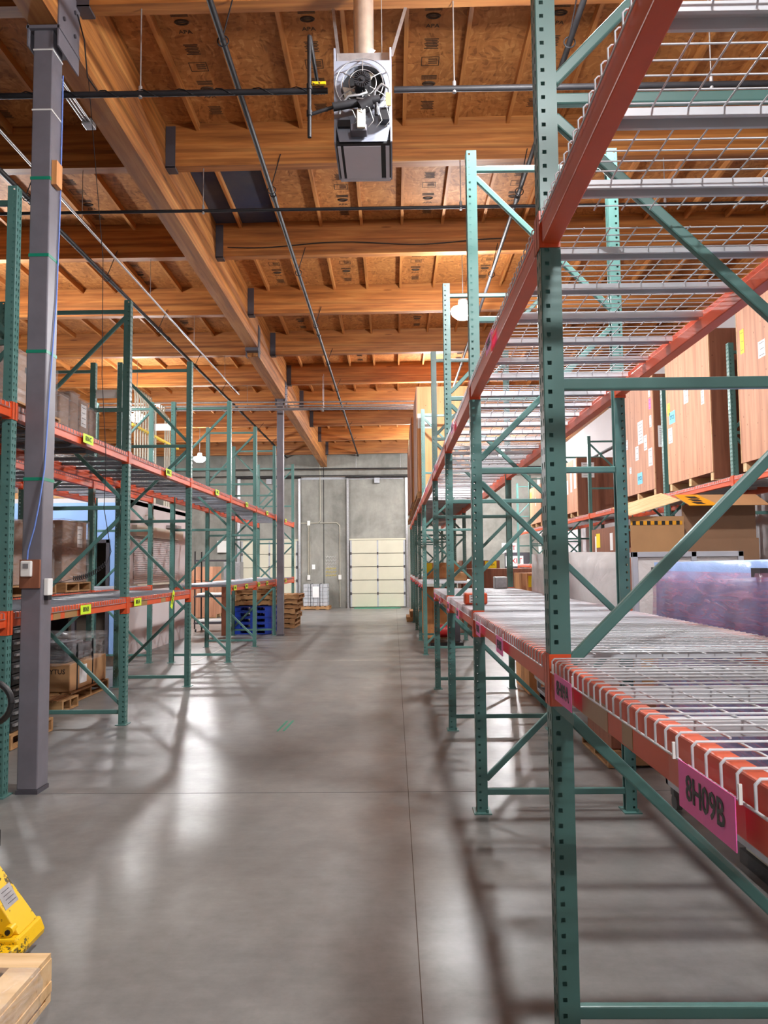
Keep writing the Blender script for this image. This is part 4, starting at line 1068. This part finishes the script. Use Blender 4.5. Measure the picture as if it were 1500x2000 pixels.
# ---- opened cardboard boxes
t = thing('open_carton', 'huge open cardboard carton with hazard tape on its flaps', 'carton', (3.7, 9.6, 0))
part(MB().box(2.78, 3.40, 9.0, 9.02, .02, 2.16), 'front_panel', M['card'], t)
parts(MB().box(3.36, 3.385, 9.02, 9.6, .02, 2.14), 'side_panel', M['card'], t)
b = MB(); b.hexa([(2.74, 8.9, 2.16), (3.32, 8.86, 2.33), (3.32, 9.5, 2.47), (2.74, 9.6, 2.30)], [(2.74, 8.9, 2.168), (3.32, 8.86, 2.338), (3.32, 9.5, 2.478), (2.74, 9.6, 2.308)]); part(b, 'top_flap', M['pine'], t)
b = MB()
for k in range(7): b.box(2.80 + k * .085, 2.84 + k * .085, 8.994, 9.0, 2.06, 2.105)
parts(b, 'hazard_tape', M['ink'], t); part(MB().box(2.78, 3.38, 8.996, 9.0, 2.06, 2.105), 'hazard_tape', M['hvt'], t)
t2 = thing('open_carton', 'wide cardboard carton with yellow black flap at right edge', 'carton', (4.0, 9.3, 0))
part(MB().box(3.46, 4.33, 9.2, 9.22, .02, 2.3), 'front_panel', M['card_dark'], t2); part(MB().box(3.44, 4.32, 9.12, 9.14, .02, 1.9), 'inner_panel', M['card_dark'], t2)
b = MB(); b.hexa([(3.42, 8.86, 2.27), (4.34, 8.86, 2.27), (4.34, 9.2, 2.42), (3.36, 9.2, 2.42)], [(3.42, 8.86, 2.276), (4.34, 8.86, 2.276), (4.34, 9.2, 2.426), (3.36, 9.2, 2.426)]); part(b, 'top_flap', M['card'], t2)
def flapz(y): return 2.276 + .15 * (y - 8.86) / .34
b = MB(); b.hexa([(3.42, 8.86, flapz(8.86) - .008), (3.75, 8.86, flapz(8.86) - .008), (3.65, 9.2, flapz(9.2) - .008), (3.37, 9.2, flapz(9.2) - .008)], [(3.42, 8.855, flapz(8.86) + .002), (3.75, 8.855, flapz(8.86) + .002), (3.65, 9.2, flapz(9.2) + .002), (3.37, 9.2, flapz(9.2) + .002)]); part(b, 'hazard_tape', M['hvt'], t2)
b = MB()
for y0 in (8.88, 8.97, 9.06): b.hexa([(3.52, y0, flapz(y0) + .003), (3.62, y0, flapz(y0) + .003), (3.59, y0 + .07, flapz(y0 + .07) + .003), (3.47, y0 + .07, flapz(y0 + .07) + .003)], [(3.52, y0, flapz(y0) + .005), (3.62, y0, flapz(y0) + .005), (3.59, y0 + .07, flapz(y0 + .07) + .005), (3.47, y0 + .07, flapz(y0 + .07) + .005)])
parts(b, 'hazard_tape', M['ink'], t2)
pallet(1.68, 2.5, 6.2, 7.05, .005, 'wooden pallet on the floor behind the near shelf')
carton(1.72, 2.46, 6.24, 7.0, .138, .55, 'brown carton low behind the near shelf', 'ply_dark', seam=False)

# ------------------------------------------------------------------ left rack contents
UZ = 2.838
pallet(-3.78, -2.98, 5.72, 6.78, UZ, 'pallet under the wrapped cartons left of near column', h=.12)
wl = carton(-3.76, -3.04, 5.74, 6.76, UZ + .12, 3.38, 'big film-wrapped carton on upper shelf left of near column', 'card_dark'); wrapshell(-3.78, -3.02, 5.72, 6.78, UZ + .122, 3.395, wl)
paper(wl, '+X', 6.35, 3.26, .25, .05, -3.04, 'ink')
for k, (y0, y1, zt) in enumerate(((6.98, 7.19, 3.24), (7.21, 7.41, 3.31), (7.43, 7.65, 3.28), (7.67, 7.86, 3.24))):
    w = carton(-3.7, -3.08, y0, y1, UZ + .003, zt, 'wrapped brown carton on upper left shelf, %s from the column' % ORD[k].replace('nearest', 'first'), 'card_dark', 'wrapped cartons in a row right of near column', seam=k % 2 == 0)
    wrapshell(-3.71, -3.07, y0, y1, UZ + .003, zt + .01, w, amp=.003, n=5)
    if k == 2: paper(w, '+X', 7.53, 3.13, .13, .22, -3.08, lines=4)
# lower shelf of the row behind: wrapped cartons on pallets
for y0, y1, zt, lab in ((8.2, 9.35, 2.15, 'film-wrapped carton seen left of the near column'), (9.62, 10.42, 2.23, 'film-wrapped carton on a pallet right of the near column')):
    pallet(-5.1, -4.12, y0, y1, 1.312, 'pallet under the ' + lab, h=.12)
    w = carton(-5.05, -4.18, y0 + .02, y1 - .02, 1.435, zt, lab, 'card_dark'); wrapshell(-5.07, -4.16, y0, y1, 1.437, zt + .015, w)
    paper(w, '-Y', -4.4, zt - .25, .2, .25, y0 + .02, lines=5); paper(w, '+X', y1 - .25, zt - .2, .16, .28, -4.18, lines=4)
# floor: wrapped carton on pallet, plain pallet, stack of black totes
pallet(-4.05, -3.72, 8.65, 9.1, .005, 'bare wooden pallet in front of the wrapped carton', 'floor pallets left', h=.13)
pallet(-4.75, -3.85, 9.2, 10.4, .005, 'wooden pallet under the wrapped carton behind near column', 'floor pallets left', h=.13)
w = carton(-4.72, -3.88, 9.22, 10.38, .14, .47, 'low carton lettered RAYTUS beneath clear film and black parts', 'card', seam=False)
letters('RAYTUS', .08, M['ink'], (-4.08, 9.217, .38), '-Y', w, sx=1.0)
part(MB().box(-3.879, -3.875, 9.5, 9.72, .2, .42), 'paper_label', M['paper'], w); parts(MB().box(-3.89, -3.872, 9.42, 9.44, .14, .7).box(-3.89, -3.872, 9.9, 9.92, .14, .72), 'strap', M['black'], w)
parts(MB().box(-4.66, -3.95, 9.3, 9.8, .47, .72).box(-4.5, -3.98, 9.8, 10.2, .47, .66), 'machine_parts', M['steel_dark'], w, bevel=.03)
wrapshell(-4.7, -3.9, 9.24, 10.36, .45, .78, w, amp=.04)
tg = 'stacked black totes behind the near column'
pallet(-4.15, -3.42, 6.9, 7.75, .005, 'wooden pallet under the stacked black totes', 'floor pallets left', h=.13)
for k in range(10):
    t = thing('black_tote', 'black tote behind the near column, %s from the floor' % ORD[k].replace('nearest', 'first'), 'tote', (-3.8, 7.3, .14 + k * .105), tg)
    part(MB().box(-4.12 + .01 * (k % 2), -3.46, 6.98, 7.66, .14 + k * .105, .14 + k * .105 + .098), 'body', M['rubber'], t, bevel=.008)
    parts(MB().box(-3.46, -3.435, 7.0, 7.64, .195 + k * .105, .215 + k * .105).box(-3.95, -3.6, 6.965, 6.98, .195 + k * .105, .213 + k * .105), 'rim', M['galv'], t)
# on the office roof
pallet(-6.9, -5.9, 13.8, 14.9, OZ + .085, 'wooden pallet lying on the blue office roof', h=.12)
w = carton(-6.85, -5.95, 13.85, 14.85, OZ + .21, OZ + .4, 'flat wrapped bundle on the office roof', 'card'); wrapshell(-6.87, -5.93, 13.83, 14.87, OZ + .21, OZ + .41, w)

# ------------------------------------------------------------------ far left: stacks of pallets, carts
BG = 'stacked blue plastic pallets'
for k in range(5):
    z = .005 + k * .135
    t = thing('plastic_pallet', 'blue plastic pallet, %s up from floor beside far column' % ORD[k].replace('nearest', 'first'), 'pallet', (-3.35, 18.9, z), BG)
    b = MB().box(-3.82, -2.92, 18.35, 19.4, z + .095, z + .132).box(-3.82, -2.92, 18.35, 19.4, z, z + .02)
    parts(b, 'deck_plate', M['blue_plastic'], t, bevel=.004)
    b = MB()
    for x in (-3.82, -3.43, -3.08):
        for y in (18.35, 18.8, 19.24): b.box(x, x + .16, y, y + .16, z + .02, z + .095)
    parts(b, 'foot', M['blue_plastic'], t)
PGr = 'wooden pallets stacked above the blue ones'
for k in range(4):
    z = .69 + k * .125; dx = random.uniform(-.05, .08)
    pallet(-3.8 + dx, -2.85 + dx, 18.3 + random.uniform(-.05, .05), 19.35, z, 'worn wooden pallet over the blue pallets, %s in pile' % ORD[k].replace('nearest', 'lowest'), PGr, h=.118)
PG2 = 'wooden pallets piled right of the far column'
for k in range(7):
    z = .005 + k * .125; dx = random.uniform(-.06, .06)
    pallet(-3.5 + dx, -2.52 + dx, 20.0 + random.uniform(-.05, .05), 21.2, z, 'wooden pallet in the pile right of far column, %s' % (['lowest', 'second up', 'third up', 'fourth up', 'fifth up', 'sixth up', 'topmost'][k]), PG2, h=.118)
t = thing('shelf_cart', 'black wire shelf cart with white trays behind left racks', 'cart', (-4.6, 19.5, 0))
b = MB()
for x in (-4.95, -4.15):
    for y in (19.1, 19.75): b.cyl((x, y, .08), (x, y, 2.0), .018, 8)
parts(b, 'post', M['rubber'], t)
for z, nm in ((.2, 'lower'), (.86, 'middle'), (1.75, 'upper')):
    part(MB().box(-4.97, -4.13, 19.08, 19.77, z, z + .04), 'shelf', M['steel_dark'], t)
for z in (.245, .905): part(MB().box(-4.9, -4.2, 19.1, 19.74, z, z + .05), 'white_tray', M['white_plastic'], t, bevel=.01)
b = MB()
for x in (-4.93, -4.17):
    for y in (19.12, 19.73): b.cyl((x - .015, y, .04), (x + .015, y, .04), .038, 12)
parts(b, 'caster', M['rubber'], t)
solo(MB().box(-4.05, -3.93, 18.05, 18.09, .001, 1.2), 'board', M['ply_dark'], 'upright brown board beside the blue pallets', 'board', bevel=.004)
crate(-7.4, -5.6, 24.2, 25.4, .005, 1.18, 'long plywood crate on the floor at the far left', 'ply', 'ply', None)
crate(-7.3, -5.7, 24.25, 25.35, 1.19, 1.62, 'smaller plywood crate on top of the far left crate', 'ply', 'ply', None, skids=False)
solo(MB().box(-5.1, -4.6, 23.0, 23.5, .0, 1.75), 'metal_cabinet', M['galv'], 'gray metal cabinet before the far-left dock door', 'cabinet', bevel=.01)
solo(MB().box(-6.75, -6.35, YW - .16, YW - .002, 2.15, 2.6), 'panel_box', M['white_plastic'], 'white electrical box on the far left concrete wall', 'panel box', bevel=.006)
# end wall pallet with blocks
pallet(-3.42, -2.38, 28.3, 29.25, .005, 'wooden pallet before end wall between the dock doors', h=.12)
t = thing('block_stack', 'strapped gray block stack on pallet between the dock doors', 'block stack', (-2.9, 28.8, .13))
b = MB()
for z in range(6):
    for k in range(5): b.box(-3.34 + k * .18, -3.17 + k * .18, 28.4, 29.1, .13 + z * .135, .26 + z * .135)
part(b, 'blocks', M['stone'], t, bevel=.012); parts(MB().box(-3.08, -3.06, 28.392, 29.108, .13, .95).box(-2.74, -2.72, 28.392, 29.108, .13, .95), 'strap', M['ink'], t); part(MB().box(-3.0, -2.76, 28.385, 28.39, .45, .85), 'paper_label', M['paper'], t)

# ------------------------------------------------------------------ pallet jack and pallet, lower left
jx = -1.80; t = thing('pallet_jack', 'yellow hand pallet jack at lower left edge', 'pallet jack', (jx, 3.2, 0))
b = MB()
for s in (-1, 1): b.box(jx + s * .19 - .075, jx + s * .19 + .075, 1.85, 3.22, .045, .10)
parts(b, 'fork', M['yellow'], t, bevel=.008)
b = MB(); b.prism([(-.27 + jx, .045), (.27 + jx, .045), (.275 + jx, .07), (.255 + jx, .12), (-.255 + jx, .12), (-.275 + jx, .07)], 3.2, 3.42, 'Y'); part(b, 'cross_base', M['yellow'], t, bevel=.008)
b = MB()
for s in (-1, 1): b.hexa([(jx + s * .25, 3.24, .12), (jx + s * .17, 3.24, .12), (jx + s * .17, 3.40, .12), (jx + s * .25, 3.40, .12)], [(jx + s * .012, 3.28, .41), (jx - s * .05, 3.28, .41), (jx - s * .05, 3.42, .41), (jx + s * .012, 3.42, .41)])
parts(b, 'sloped_frame', M['yellow'], t, bevel=.005)
part(MB().hexa([(jx - .2, 3.34, .1), (jx + .2, 3.34, .1), (jx + .2, 3.36, .1), (jx - .2, 3.36, .1)], [(jx - .03, 3.34, .43), (jx + .03, 3.34, .43), (jx + .03, 3.36, .43), (jx - .03, 3.36, .43)]), 'web_plate', M['hvt'], t)
part(MB().box(jx - .05, jx + .05, 3.3, 3.46, .40, .47).cyl((jx, 3.44, .16), (jx, 3.44, .47), .05, 16), 'pump', M['rubber'], t)
b = MB()
u0, u1 = (jx + .185, .165), (jx + .115, .235)
dn = (.0025, .0025)
def sl(q, o): return jx + .25 - .238 * q + o, .12 + .29 * q + o
(xa_, za_), (xb_, zb_) = sl(.30, .0015), sl(.52, .0015)
b.hexa([(xa_ - .002, 3.262, za_ - .002), (xa_, 3.262, za_), (xa_, 3.37, za_), (xa_ - .002, 3.37, za_ - .002)], [(xb_ - .002, 3.285, zb_ - .002), (xb_, 3.285, zb_), (xb_, 3.39, zb_), (xb_ - .002, 3.39, zb_ - .002)])
stk = part(b, 'sticker', M['galv'], t)
lb = MB()
for k in range(4):
    q = .34 + .045 * k; (xq, zq) = sl(q, .0022); y0_ = 3.27 + .02 * q + .01
    lb.tube([(xq, y0_ + .012, zq), (xq, y0_ + .075, zq)], .0012, 4)
part(lb, 'print_lines', M['ink'], stk)
sc_ = []
for k in range(14):
    q = .60 + .10 * k / 13; (xq, zq) = sl(q, .0025); sc_.append((xq, 3.335 + .022 * math.sin(k * .55 + .6), zq))
part(MB().tube(sc_, .0018, 4), 'marker_writing', M['ink'], t)
part(MB().cyl((jx + .21, 3.215, .14), (jx + .21, 3.221, .14), .011, 10), 'pivot_hole', M['rubber'], t)
part(MB().cyl((jx + .21, 3.22, .14), (jx + .21, 3.26, .14), .022, 12), 'pivot_boss', M['yellow'], t)
b = MB()
for s in (-1, 1): b.cyl((jx + s * .07 - .025, 3.5, .09), (jx + s * .07 + .025, 3.5, .09), .088, 24)
parts(b, 'steer_wheel', M['rubber'], t)
hj = jx - .078
part(MB().tube([(jx, 3.48, .45), (hj, 3.56, .95), (hj, 3.58, 1.22)], .02, 10), 'handle_shaft', M['yellow'], t)
part(MB().box(hj - .03, hj + .022, 3.55, 3.62, .93, 1.21), 'handle_grip', M['white_plastic'], t, bevel=.012)
b = MB(); b.torus((hj, 3.585, 1.0), .105, .015, 'Y', 30, 10, .95, .92); part(b, 'loop_handle', M['rubber'], t)
t = pallet(-2.26, -1.22, 1.78, 2.79, .105, 'new pine pallet with clear film at lower left corner', mat='pine', h=.145, nb=7)
parts(MB().box(-2.26, -1.222, 2.69, 2.79, .25, .268).box(-2.26, -1.222, 1.78, 1.88, .25, .268).box(-1.32, -1.222, 1.88, 2.69, .25, .268), 'rim_board', M['pine'], t)
parts(MB().box(-1.258, -1.2195, 1.78, 2.792, .178, .249).box(-1.252, -1.215, 1.79, 2.785, .141, .176).box(-1.275, -1.225, 1.80, 2.77, .106, .139), 'side_board', M['pine'], t)
wrapshell(-2.27, -1.21, 2.2, 2.68, .11, .272, t, 'wrap', 'stretch_wrap', .008)

# ------------------------------------------------------------------ world + view
w = bpy.data.worlds.new('world'); SC.world = w; w.use_nodes = True
w.node_tree.nodes['Background'].inputs[0].default_value = (.05, .05, .055, 1); w.node_tree.nodes['Background'].inputs[1].default_value = 1
vs_ = SC.view_settings; SC.display_settings.display_device = 'sRGB'
vs_.view_transform = 'Standard'; vs_.look = 'None'; vs_.gamma = 1; vs_.use_curve_mapping = False; vs_.exposure = -0.2
SC.cycles.max_bounces = 8; SC.cycles.diffuse_bounces = 5; SC.cycles.glossy_bounces = 4; SC.cycles.transparent_max_bounces = 16
SC.cycles.sample_clamp_indirect = 6; SC.cycles.caustics_reflective = False; SC.cycles.caustics_refractive = False
